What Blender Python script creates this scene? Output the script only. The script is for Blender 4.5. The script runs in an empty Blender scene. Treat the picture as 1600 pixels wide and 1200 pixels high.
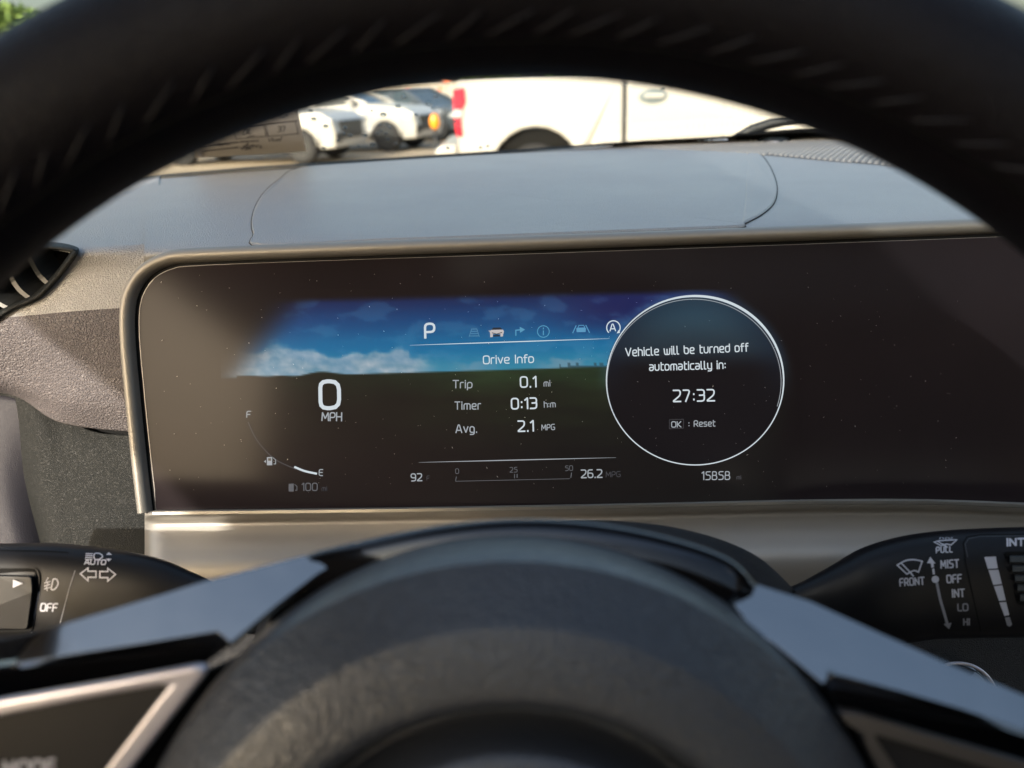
import bpy, bmesh, math, random
from mathutils import Vector, Matrix, noise
from mathutils.bvhtree import BVHTree
random.seed(7)
R = math.radians
SC = bpy.context.scene
COL = SC.collection

# ---------------------------------------------------------------- camera
F = 1208.0                       # focal length in photograph pixels (1600 wide)
CAM = Vector((0, 0, 1.45)); PITCH = R(21.05); ROLL = R(2.0)
fw = Vector((0, math.cos(PITCH), -math.sin(PITCH)))
r0 = Vector((1, 0, 0)); u0 = r0.cross(fw)
rt = (math.cos(ROLL) * r0 - math.sin(ROLL) * u0).normalized()
up = (math.sin(ROLL) * r0 + math.cos(ROLL) * u0).normalized()
cd = bpy.data.cameras.new('camera'); cam = bpy.data.objects.new('camera', cd); COL.objects.link(cam)
M3 = Matrix((rt, up, -fw)).transposed()
cam.matrix_world = Matrix.Translation(CAM) @ M3.to_4x4()
cd.sensor_width = 36; cd.lens = F / 1600 * 36; cd.clip_start = 0.01; cd.clip_end = 3000
cd.dof.use_dof = True; cd.dof.focus_distance = 0.41; cd.dof.aperture_fstop = 8.5
SC.camera = cam

# ---------------------------------------------------------------- light
SUN = Vector((0.40, 0.70, -0.40)).normalized()       # direction the sunlight travels
sd = bpy.data.lights.new('sun', 'SUN'); so = bpy.data.objects.new('sun', sd); COL.objects.link(so)
sd.energy = 2.0; sd.angle = R(0.6); sd.color = (1.0, 0.93, 0.83)
so.rotation_euler = SUN.to_track_quat('-Z', 'Y').to_euler(); so.location = (-6, -5, 8)
w = bpy.data.worlds.new('World'); SC.world = w; w.use_nodes = True
wn = w.node_tree; wn.nodes.clear()
sky = wn.nodes.new('ShaderNodeTexSky'); sky.sky_type = 'NISHITA'; sky.sun_disc = False
sky.sun_elevation = math.asin(-SUN.z); sky.sun_rotation = math.atan2(-SUN.x, -SUN.y)
sky.air_density = 1.2; sky.dust_density = 6.0; sky.ozone_density = 1.0
bg = wn.nodes.new('ShaderNodeBackground'); bg.inputs[1].default_value = 0.15
wo = wn.nodes.new('ShaderNodeOutputWorld')
wn.links.new(sky.outputs[0], bg.inputs[0]); wn.links.new(bg.outputs[0], wo.inputs[0])
EXPO = 1.2
vs = SC.view_settings; vs.view_transform = 'Standard'; vs.look = 'None'; vs.exposure = EXPO; vs.gamma = 1
vs.use_curve_mapping = False
try:
    SC.cycles.max_bounces = 8; SC.cycles.transparent_max_bounces = 16; SC.cycles.use_denoising = True
    SC.cycles.caustics_reflective = False; SC.cycles.caustics_refractive = False
except Exception: pass

# ---------------------------------------------------------------- helpers
def ray(px, py): return fw + rt * ((px - 800) / F) - up * ((py - 600) / F)
def at(px, py, d): return CAM + ray(px, py) * d
def on_plane(px, py, P, n):
    d = ray(px, py); return CAM + d * ((P - CAM).dot(n) / d.dot(n))
def plane_proj(P, n, off=0.0): return lambda x, y: on_plane(x, y, P + n * off, n)
def lin(c):
    f = lambda v: v / 12.92 if v <= .04045 else ((v + .055) / 1.055) ** 2.4
    return tuple(f(v / 255) for v in c)

MATS = {}
def mat(name, col, rough=.5, metal=0., spec=.5, bump=None, coat=0., emit=None, estr=0., mottle=None, tint=None, alpha=None, coat_rough=.03, rough_var=None):
    m = bpy.data.materials.new(name); m.use_nodes = True; nt = m.node_tree
    b = nt.nodes['Principled BSDF']
    b.inputs['Base Color'].default_value = (*col, 1); b.inputs['Roughness'].default_value = rough
    b.inputs['Metallic'].default_value = metal; b.inputs['Specular IOR Level'].default_value = spec
    b.inputs['Coat Weight'].default_value = coat; b.inputs['Coat Roughness'].default_value = coat_rough
    if emit: b.inputs['Emission Color'].default_value = (*emit, 1); b.inputs['Emission Strength'].default_value = estr
    tc = nt.nodes.new('ShaderNodeTexCoord')
    if bump:
        nrm = None
        for kind, scale, strength, dist in bump:
            if kind == 'vor':
                t = nt.nodes.new('ShaderNodeTexVoronoi'); t.feature = 'DISTANCE_TO_EDGE'; t.inputs['Scale'].default_value = scale
                nz = nt.nodes.new('ShaderNodeTexNoise'); nz.inputs['Scale'].default_value = scale * .45; nz.inputs['Detail'].default_value = 2
                mx = nt.nodes.new('ShaderNodeMix'); mx.data_type = 'VECTOR'; mx.blend_type = 'MIX' if hasattr(mx, 'blend_type') else None
                va = nt.nodes.new('ShaderNodeVectorMath'); va.operation = 'SCALE'; va.inputs[3].default_value = 1.1 / scale
                vb = nt.nodes.new('ShaderNodeVectorMath'); vb.operation = 'ADD'
                nt.nodes.remove(mx)
                nt.links.new(tc.outputs['Object'], nz.inputs['Vector']); nt.links.new(nz.outputs['Color'], va.inputs[0])
                nt.links.new(tc.outputs['Object'], vb.inputs[0]); nt.links.new(va.outputs[0], vb.inputs[1])
                nt.links.new(vb.outputs[0], t.inputs['Vector'])
                mr = nt.nodes.new('ShaderNodeMapRange'); mr.inputs['From Max'].default_value = .28
                mr.interpolation_type = 'SMOOTHSTEP'
                nt.links.new(t.outputs['Distance'], mr.inputs['Value']); h = mr.outputs[0]
            else:
                t = nt.nodes.new('ShaderNodeTexNoise'); t.inputs['Scale'].default_value = scale; t.inputs['Detail'].default_value = 3
                nt.links.new(tc.outputs['Object'], t.inputs['Vector']); h = t.outputs[0]
            bp = nt.nodes.new('ShaderNodeBump'); bp.inputs['Strength'].default_value = strength; bp.inputs['Distance'].default_value = dist
            nt.links.new(h, bp.inputs['Height'])
            if nrm: nt.links.new(nrm, bp.inputs['Normal'])
            nrm = bp.outputs[0]
        nt.links.new(nrm, b.inputs['Normal'])
    if mottle:
        c2, scale = mottle
        t = nt.nodes.new('ShaderNodeTexNoise'); t.inputs['Scale'].default_value = scale; t.inputs['Detail'].default_value = 6
        rp = nt.nodes.new('ShaderNodeMapRange'); rp.inputs['From Min'].default_value = .35; rp.inputs['From Max'].default_value = .65
        mx = nt.nodes.new('ShaderNodeMix'); mx.data_type = 'RGBA'
        mx.inputs[6].default_value = (*col, 1); mx.inputs[7].default_value = (*c2, 1)
        nt.links.new(tc.outputs['Object'], t.inputs['Vector']); nt.links.new(t.outputs[0], rp.inputs[0])
        nt.links.new(rp.outputs[0], mx.inputs[0]); nt.links.new(mx.outputs[2], b.inputs['Base Color'])
    if rough_var:
        amt, scale = rough_var
        t = nt.nodes.new('ShaderNodeTexNoise'); t.inputs['Scale'].default_value = scale; t.inputs['Detail'].default_value = 5
        rp = nt.nodes.new('ShaderNodeMapRange'); rp.inputs['From Min'].default_value = .3; rp.inputs['From Max'].default_value = .7
        rp.inputs['To Min'].default_value = max(0, rough - amt); rp.inputs['To Max'].default_value = rough + amt
        nt.links.new(tc.outputs['Object'], t.inputs['Vector']); nt.links.new(t.outputs[0], rp.inputs[0]); nt.links.new(rp.outputs[0], b.inputs['Roughness'])
    MATS[name] = m; return m

def glass_mat(name, tint, refl=.06, rough=0.0):
    m = bpy.data.materials.new(name); m.use_nodes = True; nt = m.node_tree; nt.nodes.clear()
    tr = nt.nodes.new('ShaderNodeBsdfTransparent'); tr.inputs[0].default_value = (*tint, 1)
    gl = nt.nodes.new('ShaderNodeBsdfGlossy'); gl.inputs['Roughness'].default_value = rough
    fr = nt.nodes.new('ShaderNodeFresnel'); fr.inputs[0].default_value = 1.45
    mu = nt.nodes.new('ShaderNodeMath'); mu.operation = 'MULTIPLY'; mu.inputs[1].default_value = refl
    mx = nt.nodes.new('ShaderNodeMixShader'); o = nt.nodes.new('ShaderNodeOutputMaterial')
    nt.links.new(fr.outputs[0], mu.inputs[0]); nt.links.new(mu.outputs[0], mx.inputs[0])
    nt.links.new(tr.outputs[0], mx.inputs[1]); nt.links.new(gl.outputs[0], mx.inputs[2]); nt.links.new(mx.outputs[0], o.inputs[0])
    return m

def emis(name, col, s=1.0):
    m = bpy.data.materials.new(name); m.use_nodes = True; nt = m.node_tree; nt.nodes.clear()
    e = nt.nodes.new('ShaderNodeEmission'); e.inputs[0].default_value = (*col, 1); e.inputs[1].default_value = s / 2 ** EXPO
    o = nt.nodes.new('ShaderNodeOutputMaterial')
    b = nt.nodes.new('ShaderNodeBsdfPrincipled'); b.inputs['Base Color'].default_value = (.025, .0195, .021, 1); b.inputs['Roughness'].default_value = .15
    b.inputs['Specular IOR Level'].default_value = .075; b.inputs['Coat Weight'].default_value = .0; b.inputs['Coat Roughness'].default_value = .08
    a = nt.nodes.new('ShaderNodeAddShader'); nt.links.new(e.outputs[0], a.inputs[0]); nt.links.new(b.outputs[0], a.inputs[1]); nt.links.new(a.outputs[0], o.inputs[0]); return m

def empty(name, loc, label, cat, group=None, rz=0.):
    o = bpy.data.objects.new(name, None); COL.objects.link(o); o.location = loc; o.rotation_euler[2] = rz
    o.empty_display_size = .01
    o['label'] = label; o['category'] = cat
    if group: o['group'] = group
    bpy.context.view_layer.update()
    return o
def tag(o, label, cat, group=None):
    o['label'] = label; o['category'] = cat
    if group: o['group'] = group
    return o
def link(name, me, m, parent=None, local=False):
    o = bpy.data.objects.new(name, me); COL.objects.link(o)
    if m and not me.materials: me.materials.append(m)
    if parent:
        o.parent = parent
        if not local:
            mw = Matrix.Translation(parent.location) @ parent.rotation_euler.to_matrix().to_4x4()
            if parent.parent: mw = Matrix.Identity(4)   # mesh parents sit at the world origin
            o.matrix_parent_inverse = mw.inverted()
            if parent.type == 'MESH': o.matrix_parent_inverse = Matrix.Identity(4)
    return o
def mk(name, vs_, fs, m, parent=None, smooth=True, local=False, flat=False):
    me = bpy.data.meshes.new(name); me.from_pydata([tuple(v) for v in vs_], [], fs); me.update()
    if smooth and not flat:
        for p in me.polygons: p.use_smooth = True
    return link(name, me, m, parent, local)
def from_bm(name, bm, m, parent=None, smooth=False, local=False):
    me = bpy.data.meshes.new(name); bmesh.ops.recalc_face_normals(bm, faces=bm.faces[:]); bm.to_mesh(me); bm.free()
    if smooth:
        for p in me.polygons: p.use_smooth = True
    return link(name, me, m, parent, local)
def solid(o, t, off=-1):
    md = o.modifiers.new('solid', 'SOLIDIFY'); md.thickness = t; md.offset = off; return o
def bev(o, wdt, seg=2, ang=30):
    md = o.modifiers.new('bevel', 'BEVEL'); md.width = wdt; md.segments = seg; md.limit_method = 'ANGLE'; md.angle_limit = R(ang); return o

def cr(p0, p1, p2, p3, t):
    return .5 * ((2 * p1) + (p2 - p0) * t + (2 * p0 - 5 * p1 + 4 * p2 - p3) * t * t + (3 * p1 - p0 - 3 * p2 + p3) * t ** 3)
def spline(pts, n, closed=False):
    out = []; L = len(pts); rng = L if closed else L - 1
    for i in range(rng):
        g = (lambda k: pts[k % L]) if closed else (lambda k: pts[min(max(k, 0), L - 1)])
        for j in range(n): out.append(cr(g(i - 1), g(i), g(i + 1), g(i + 2), j / n))
    if not closed: out.append(pts[-1])
    return out
def V3(l): return [Vector(p) for p in l]
def V2(l): return [Vector((p[0], p[1])) for p in l]
def loft(name, rows, nu, nv, m, parent=None, thick=0.002, pix=True, smooth=True):
    """rows of control points (px, py, depth) or world points -> smooth sheet"""
    G = [[(at(*p) if pix else Vector(p)) for p in row] for row in rows]
    G = [spline(r, nu) for r in G]
    cols = [spline([G[i][j] for i in range(len(G))], nv) for j in range(len(G[0]))]
    nr = len(cols[0]); nc = len(cols)
    vs_ = [cols[j][i] for i in range(nr) for j in range(nc)]
    fs = []
    for i in range(nr - 1):
        for j in range(nc - 1):
            a = i * nc + j; fs.append((a, a + nc, a + nc + 1, a + 1))
    # make normals face the camera
    a, b, c, d = fs[len(fs) // 2]
    n = (vs_[b] - vs_[a]).cross(vs_[d] - vs_[a])
    if n.dot(CAM - vs_[a]) < 0: fs = [tuple(reversed(f)) for f in fs]
    o = mk(name, vs_, fs, m, parent, smooth)
    if thick: solid(o, thick, -1)
    return o
def bvh_of(o):
    me = o.data; return BVHTree.FromPolygons([v.co.copy() for v in me.vertices], [tuple(p.vertices) for p in me.polygons])
def surf_proj(bvh, off=.00015, fallback=None):
    def f(x, y):
        d = ray(x, y).normalized()
        hit = bvh.ray_cast(CAM, d)
        if hit[0] is None: return fallback(x, y) if fallback else None
        return hit[0] - d * off
    return f

# ---- pixel-plane drawing --------------------------------------------------
def densify(pts, step, closed=False):
    out = []; L = len(pts)
    for i in range(L if closed else L - 1):
        a, b = pts[i], pts[(i + 1) % L]; n = max(1, int((b - a).length / step))
        for k in range(n): out.append(a.lerp(b, k / n))
    if not closed: out.append(pts[-1])
    return out
def rounded(pts, r, closed=False):
    pts = V2(pts); out = []; L = len(pts)
    for i, p in enumerate(pts):
        if not closed and i in (0, L - 1): out.append(p); continue
        a = pts[i - 1] - p; b = pts[(i + 1) % L] - p
        if a.length < 1e-6 or b.length < 1e-6: out.append(p); continue
        rr = min(r, a.length * .48, b.length * .48)
        p0 = p + a.normalized() * rr; p2 = p + b.normalized() * rr
        for t in (0, .33, .67, 1): out.append((1 - t) ** 2 * p0 + 2 * t * (1 - t) * p + t * t * p2)
    return out
class Ink:
    def __init__(s): s.v = []; s.f = []
    def stroke(s, pts, wdt, proj, closed=False, step=8, wfun=None):
        pts = [p for i, p in enumerate(V2(pts)) if i == 0 or (p - Vector(pts[i - 1][:2])).length > 1e-4]
        if closed and (pts[0] - pts[-1]).length < 1e-4: pts.pop()
        pts = densify(pts, step, closed); L = len(pts); base = len(s.v); row = []
        if L < 2: return
        for i, p in enumerate(pts):
            a = pts[(i - 1) % L] if (closed or i > 0) else None
            b = pts[(i + 1) % L] if (closed or i < L - 1) else None
            t1 = (p - a).normalized() if a is not None else None
            t2 = (b - p).normalized() if b is not None else None
            if t1 is None: t1 = t2
            if t2 is None: t2 = t1
            t = t1 + t2
            t = t.normalized() if t.length > 1e-5 else t1
            n = Vector((-t.y, t.x)); k = 1 / max(.5, n.dot(Vector((-t1.y, t1.x))))
            hw = (wfun(i / max(1, L - 1)) if wfun else wdt) * .5 * k
            q = p
            if not closed and i == 0: q = p - t * wdt * .42
            if not closed and i == L - 1: q = p + t * wdt * .42
            row.append((q + n * hw, q - n * hw))
        ok = []
        for l, r_ in row:
            A = proj(l.x, l.y); B = proj(r_.x, r_.y)
            if A is None or B is None: ok.append(None); continue
            s.v += [A, B]; ok.append(len(s.v) - 2)
        for i in range(L if closed else L - 1):
            a = ok[i]; b = ok[(i + 1) % L]
            if a is not None and b is not None: s.f.append((a, a + 1, b + 1, b))
    def poly(s, pts, proj):
        P = [proj(p[0], p[1]) for p in pts]
        if any(p is None for p in P): return
        b = len(s.v); s.v += P; s.f.append(tuple(range(b, b + len(P))))
    def obj(s, name, m, parent, thick=0.):
        me = bpy.data.meshes.new(name); me.from_pydata([tuple(v) for v in s.v], [], s.f); me.update()
        # face the camera
        bm = bmesh.new(); bm.from_mesh(me)
        for f in bm.faces:
            f.normal_update()
            if f.normal.dot(CAM - f.calc_center_median()) < 0: f.normal_flip()
        bm.to_mesh(me); bm.free()
        return link(name, me, m, parent)

O_ = [(0, .2), (0, .8), (.2, 1), (.5, 1), (.7, .8), (.7, .2), (.5, 0), (.2, 0), (0, .2)]
def boxg(w_, h_, y0=0.): return [(0, y0 + h_ / 2), (0, y0 + h_), (w_, y0 + h_), (w_, y0), (0, y0), (0, y0 + h_ / 2)]
X = .74
GL = {
 'A': (.74, [[(0, 0), (.3, 1), (.44, 1), (.74, 0)], [(.1, .3), (.64, .3)]]), 'D': (.7, [[(0, .5), (0, 0), (.7, 0), (.7, 1), (0, 1), (0, .5)]]),
 'E': (.58, [[(.58, 1), (0, 1), (0, 0), (.58, 0)], [(0, .52), (.52, .52)]]), 'F': (.58, [[(.58, 1), (0, 1), (0, 0)], [(0, .48), (.5, .48)]]),
 'G': (.7, [[(.68, 1), (0, 1), (0, 0), (.7, 0), (.7, .48), (.4, .48)]]), 'H': (.66, [[(0, 0), (0, 1)], [(.66, 0), (.66, 1)], [(0, .5), (.66, .5)]]),
 'I': (.04, [[(.02, 0), (.02, 1)]]), 'K': (.62, [[(0, 0), (0, 1)], [(.6, 1), (.12, .5), (.62, 0)], [(0, .5), (.12, .5)]]),
 'L': (.52, [[(0, 1), (0, 0), (.52, 0)]]), 'M': (.86, [[(0, 0), (.06, 1), (.43, .25), (.8, 1), (.86, 0)]]),
 'N': (.7, [[(0, 0), (0, 1), (.7, 0), (.7, 1)]]), 'O': (.7, [boxg(.7, 1)]), 'P': (.64, [[(0, 0), (0, 1), (.64, 1), (.64, .4), (0, .4)]]),
 'R': (.64, [[(0, 0), (0, 1), (.62, 1), (.62, .42), (0, .42)], [(.3, .42), (.66, 0)]]),
 'S': (.62, [[(.6, 1), (0, 1), (0, .52), (.62, .52), (.62, 0), (0, 0)]]), 'T': (.66, [[(0, 1), (.66, 1)], [(.33, 1), (.33, 0)]]),
 'U': (.68, [[(0, 1), (0, 0), (.68, 0), (.68, 1)]]), 'V': (.72, [[(0, 1), (.36, 0), (.72, 1)]]),
 'a': (.54, [[(.05, X), (.54, X), (.54, 0), (0, 0), (0, .4), (.54, .4)]]), 'b': (.56, [[(0, 1), (0, 0), (.56, 0), (.56, X), (0, X)]]),
 'c': (.48, [[(.48, X), (0, X), (0, 0), (.48, 0)]]), 'd': (.56, [[(.56, 1), (.56, 0), (0, 0), (0, X), (.56, X)]]),
 'e': (.54, [[(.52, 0), (0, 0), (0, X), (.54, X), (.54, .36), (0, .36)]]), 'f': (.36, [[(.4, 1), (.12, 1), (.12, 0)], [(0, .66), (.36, .66)]]),
 'g': (.54, [[(.54, 0), (0, 0), (0, X), (.54, X), (.54, -.26), (.04, -.26)]]), 'h': (.54, [[(0, 0), (0, 1)], [(0, X), (.54, X), (.54, 0)]]),
 'i': (.04, [[(.02, 0), (.02, X)], [(.02, .93), (.02, 1.0)]]), 'l': (.22, [[(0, 1), (0, 0), (.2, 0)]]),
 'm': (.84, [[(0, 0), (0, X), (.84, X), (.84, 0)], [(.42, X), (.42, 0)]]), 'n': (.54, [[(0, 0), (0, X), (.54, X), (.54, 0)]]),
 'o': (.56, [boxg(.56, X)]), 'p': (.56, [[(0, -.26), (0, X), (.56, X), (.56, 0), (0, 0)]]), 'r': (.36, [[(0, 0), (0, X), (.36, X)]]),
 's': (.5, [[(.48, X), (0, X), (0, .38), (.5, .38), (.5, 0), (0, 0)]]), 't': (.38, [[(.08, 1), (.08, 0), (.38, 0)], [(.08, X), (.38, X)]]),
 'u': (.54, [[(0, X), (0, 0), (.54, 0), (.54, X)]]), 'v': (.54, [[(0, X), (.27, 0), (.54, X)]]), 'w': (.8, [[(0, X), (.08, 0), (.4, 0), (.4, X * .9)], [(.4, 0), (.72, 0), (.8, X)]]),
 'y': (.54, [[(0, X), (0, 0), (.54, 0)], [(.54, X), (.54, -.26), (.06, -.26)]]),
 '0': (.66, [boxg(.66, 1)]), '1': (.26, [[(0, .82), (.22, 1), (.24, 1), (.24, 0)]]), '2': (.62, [[(0, 1), (.6, 1), (.6, .56), (0, .06), (0, 0), (.62, 0)]]),
 '3': (.62, [[(0, 1), (.6, 1), (.6, .52), (.18, .52)], [(.5, .52), (.6, .52), (.6, 0), (0, 0)]]), '5': (.62, [[(.6, 1), (.04, 1), (.04, .58), (.62, .58), (.62, 0), (0, 0)]]),
 '6': (.64, [[(.56, 1), (0, 1), (0, 0), (.64, 0), (.64, .58), (0, .58)]]), '7': (.6, [[(0, 1), (.6, 1), (.2, 0)]]),
 '8': (.64, [boxg(.64, .53, 0.), [(px_ + .05, py_) for px_, py_ in boxg(.54, .47, .53)]]), '9': (.64, [[(.08, 0), (.64, 0), (.64, 1), (0, 1), (0, .44), (.64, .44)]]), '4': (.66, [[(.5, 0), (.5, 1), (0, .3), (.66, .3)]]),
 ':': (.14, [[(.07, .12), (.07, .18)], [(.07, .60), (.07, .66)]]), '.': (.08, [[(.04, -.02), (.04, .04)]]), ' ': (.3, []),
}
def text(ink, s, x, y, h, proj, wt=2., ang=-2.5, slant=0., sx=1., gap=.26, rot_r=.27):
    """x, y: left end of the baseline in photograph pixels; h: cap height"""
    ca, sa = math.cos(R(ang)), math.sin(R(ang)); cx = 0.
    for ch in s:
        wd, st = GL[ch]
        for pl in st:
            cl = pl[0] == pl[-1] and len(pl) > 3
            q = rounded(pl[:-1] if cl else pl, (.34 if ch == '8' else rot_r) if ch not in 'MNVAKv' else .08, cl)
            P = []
            for p in q:
                lx = (cx + p[0] * sx + slant * p[1]) * h; ly = -p[1] * h
                P.append(Vector((x + lx * ca - ly * sa, y + lx * sa + ly * ca)))
            ink.stroke(P, wt, proj, cl, step=12)
        cx += (wd * sx + gap)
    return cx * h

# ---------------------------------------------------------------- materials
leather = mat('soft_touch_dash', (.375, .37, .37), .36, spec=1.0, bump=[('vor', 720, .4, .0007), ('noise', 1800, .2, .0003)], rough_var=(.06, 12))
leather_light_tone = mat('grained_pad_light_tone', (.15, .135, .142), .5, spec=.6, bump=[('vor', 620, .6, .0009), ('noise', 1500, .3, .0003)])
panel_grain = mat('fine_grain_plastic', (.013, .0145, .014), .5, spec=.28, bump=[('vor', 1000, .45, .0006)])
dark_plastic = mat('dark_plastic', (.012, .012, .014), .42, spec=.4, bump=[('noise', 3000, .15, .0002)])
stalk_mat = mat('stalk_plastic', (.009, .009, .0105), .40, spec=.32, bump=[('noise', 4000, .12, .0001)], rough_var=(.05, 60))
rim_leather = mat('rim_leather', (.0065, .005, .0075), .48, spec=.3, bump=[('vor', 900, .35, .0004)])
hub_leather = mat('hub_skin', (.046, .050, .058), .33, spec=.9, bump=[('vor', 560, .22, .0006), ('noise', 1400, .2, .0004)])
black = mat('flat_black', (.004, .004, .004), .7, spec=.2)
champ = mat('champagne_metal_paint', (.52, .49, .44), .50, metal=.5, spec=.5, bump=[('noise', 2500, .18, .0003)], rough_var=(.05, 30))
champ_dark = mat('bezel_metal_paint', (.36, .335, .295), .5, metal=.45, spec=.5, bump=[('noise', 3000, .25, .0003)])
chrome = mat('satin_chrome', (.80, .77, .84), .3, metal=.6)
piano = mat('piano_black', (.006, .006, .007), .07, spec=.6, coat=1., coat_rough=.03)
spoke_gloss = mat('gloss_spoke_reflection', (.47, .455, .42), .07, metal=1., coat=.2, bump=[('noise', 22, .25, .004)])  # black gloss spokes; their bright sky reflection is put into this pale metal colour
screen_glass = mat('cluster_glass', (.0235, .0185, .020), .15, spec=.075, coat=.0, coat_rough=.03, mottle=((.028, .0215, .0235), 14))
white_paint = mat('white_car_paint', (.50, .49, .465), .3, spec=.5, coat=.4)
print_white = mat('printed_white', (.62, .62, .68), .5)
print_grey = mat('printed_grey', (.30, .30, .33), .5)
rubber = mat('tyre_rubber', (.025, .025, .027), .8)
alloy = mat('wheel_alloy', (.42, .42, .44), .35, metal=.8)
car_glass = mat('car_window_dark', (.03, .045, .05), .08, spec=.8)
dark_paint = mat('dark_car_paint', (.06, .07, .08), .25, coat=.6)
red_lens = mat('red_lens', (.75, .012, .04), .25, coat=.5)
amber_lens = mat('amber_lens', (.95, .33, .02), .25, coat=.5)
lamp_clear = mat('lamp_clear', (.55, .58, .6), .15, coat=.6)
grille_black = mat('grille_black', (.02, .022, .025), .5)

# ================================================================= SETTING
def structure(o): o['kind'] = 'structure'; return o
gm = mat('lot_surface', (.42, .34, .245), .85, mottle=((.34, .28, .20), 1.3), bump=[('noise', 40, .5, .01)])
structure(mk('ground', [(-400, -150, 0), (400, -150, 0), (400, 900, 0), (-400, 900, 0)], [(0, 1, 2, 3)], gm))

# ---- windscreen frame of reference
DP = at(800, 363, .432)                       # front edge of dash top
DB = on_plane(800, 236, Vector((0, .88, 0)), Vector((0, 1, 0)))
DN = Vector((1, 0, 0)).cross((DB - DP).normalized()).normalized()
if DN.z < 0: DN = -DN
dash_p = plane_proj(DP, DN)
WS_T = Vector((0, .24, 1.74))
WN = Vector((1, 0, 0)).cross((WS_T - DB).normalized()).normalized()
if WN.y > 0: WN = -WN
ws_p = plane_proj(DB, WN)

# ================================================================= THE CAR AROUND THE CAMERA
cab = empty('car_cabin', (.3, 0, 1.0), 'dark interior shell of the car with roof, pillars and doors around the driver', 'car interior')
head_m = mat('headliner_cloth', (.13, .125, .13), .9, bump=[('noise', 900, .4, .0005)])
trim_m = mat('cabin_trim', (.05, .047, .045), .6)
def box(name, x0, x1, y0, y1, z0, z1, m, parent, b=.01):
    bm = bmesh.new(); bmesh.ops.create_cube(bm, size=1)
    for v in bm.verts: v.co = Vector((x0 + (v.co.x + .5) * (x1 - x0), y0 + (v.co.y + .5) * (y1 - y0), z0 + (v.co.z + .5) * (z1 - z0)))
    o = from_bm(name, bm, m, parent)
    if b: bev(o, b)
    return o
SRX0, SRX1, SRY0, SRY1 = -.22, .80, -.60, .16  # unseen sunroof opening, added to bring sky light to the spokes and hub
box('headliner', -.5, 1.2, SRY1, .24, 1.74, 1.78, head_m, cab)
box('headliner', -.5, 1.2, -1.9, SRY0, 1.74, 1.78, head_m, cab)
box('headliner', -.5, SRX0, SRY0, SRY1, 1.741, 1.779, head_m, cab, 0)
box('headliner', SRX1, 1.2, SRY0, SRY1, 1.741, 1.779, head_m, cab, 0)
box('floor_pan', -.55, 1.25, -1.9, 1.3, .42, .5, trim_m, cab)
box('rear_seat_wall', -.5, 1.2, -1.95, -1.85, .5, 1.4, trim_m, cab)
box('door_panel', -.64, -.56, -1.9, .95, .45, 1.22, trim_m, cab)
box('door_panel', 1.2, 1.27, -1.9, .95, .45, 1.22, trim_m, cab)
box('middle_pillar', -.60, -.54, -.62, -.50, 1.21, 1.745, head_m, cab)
box('middle_pillar', 1.18, 1.24, -.62, -.50, 1.21, 1.745, head_m, cab)
sun_block = glass_mat('sun_block_glass', (.22, .22, .24), .6)  # dark panes added behind the pillars, unseen, to keep sun off the display
box('rear_sun_block_window', -.585, -.575, -1.9, -.62, 1.215, 1.74, sun_block, cab, 0)
box('rear_sun_block_window', 1.215, 1.225, -1.9, -.62, 1.215, 1.74, sun_block, cab, 0)
box('roof_rail', -.60, -.49, -1.9, 0.24, 1.735, 1.785, head_m, cab)
box('added_shade_header', -.598, -.552, -1.9, .26, 1.655, 1.738, head_m, cab)  # unseen header, added and set low to shade the upper side pad
box('roof_rail', 1.2, 1.26, -1.9, .24, 1.735, 1.785, head_m, cab)
box('firewall', -.6, 1.25, .95, 1.0, .45, 1.30, trim_m, cab)
def tube(name, pts, rad, m, parent, seg=10, local=False):
    pts = V3(pts); vs_ = []; fs = []
    for i, p in enumerate(pts):
        t = (pts[min(i + 1, len(pts) - 1)] - pts[max(i - 1, 0)]).normalized()
        a = t.orthogonal().normalized() if i == 0 else (a - t * a.dot(t)).normalized()
        b = t.cross(a); rr = rad[i] if isinstance(rad, (list, tuple)) else rad
        for k in range(seg):
            th = 2 * math.pi * k / seg; vs_.append(p + (a * math.cos(th) + b * math.sin(th)) * rr)
    for i in range(len(pts) - 1):
        for k in range(seg):
            k2 = (k + 1) % seg; fs.append((i * seg + k, i * seg + k2, (i + 1) * seg + k2, (i + 1) * seg + k))
    fs.append(tuple(reversed(range(seg)))); fs.append(tuple(range((len(pts) - 1) * seg, len(pts) * seg)))
    return mk(name, vs_, fs, m, parent, local=local)
tube('windscreen_pillar', [(-.80, .95, 1.28), (-.72, .6, 1.52), (-.6, .24, 1.755)], .04, head_m, cab)
tube('windscreen_pillar', [(1.5, .95, 1.28), (1.4, .6, 1.52), (1.28, .24, 1.755)], .04, head_m, cab)
added_glass = glass_mat('added_roof_glass', (.75, .80, .84), .6)
box('added_sunroof_glass', SRX0 - .02, SRX1 + .02, SRY0 - .02, SRY1 + .02, 1.782, 1.787, added_glass, cab, 0)
seat = empty('driver_seat', (.0, -.5, .5), 'brown grey driver seat behind the steering wheel, seen only in reflection', 'seat')
seat_m = mat('seat_cloth', (.16, .12, .10), .75, bump=[('noise', 500, .4, .001)])
bev(box('backrest', -.26, .26, -.72, -.56, .75, 1.42, seat_m, seat, 0), .05, 4)
bev(box('headrest', -.13, .13, -.70, -.60, 1.46, 1.66, seat_m, seat, 0), .04, 4)
bev(box('cushion', -.27, .27, -.60, -.05, .62, .78, seat_m, seat, 0), .05, 4)

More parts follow.
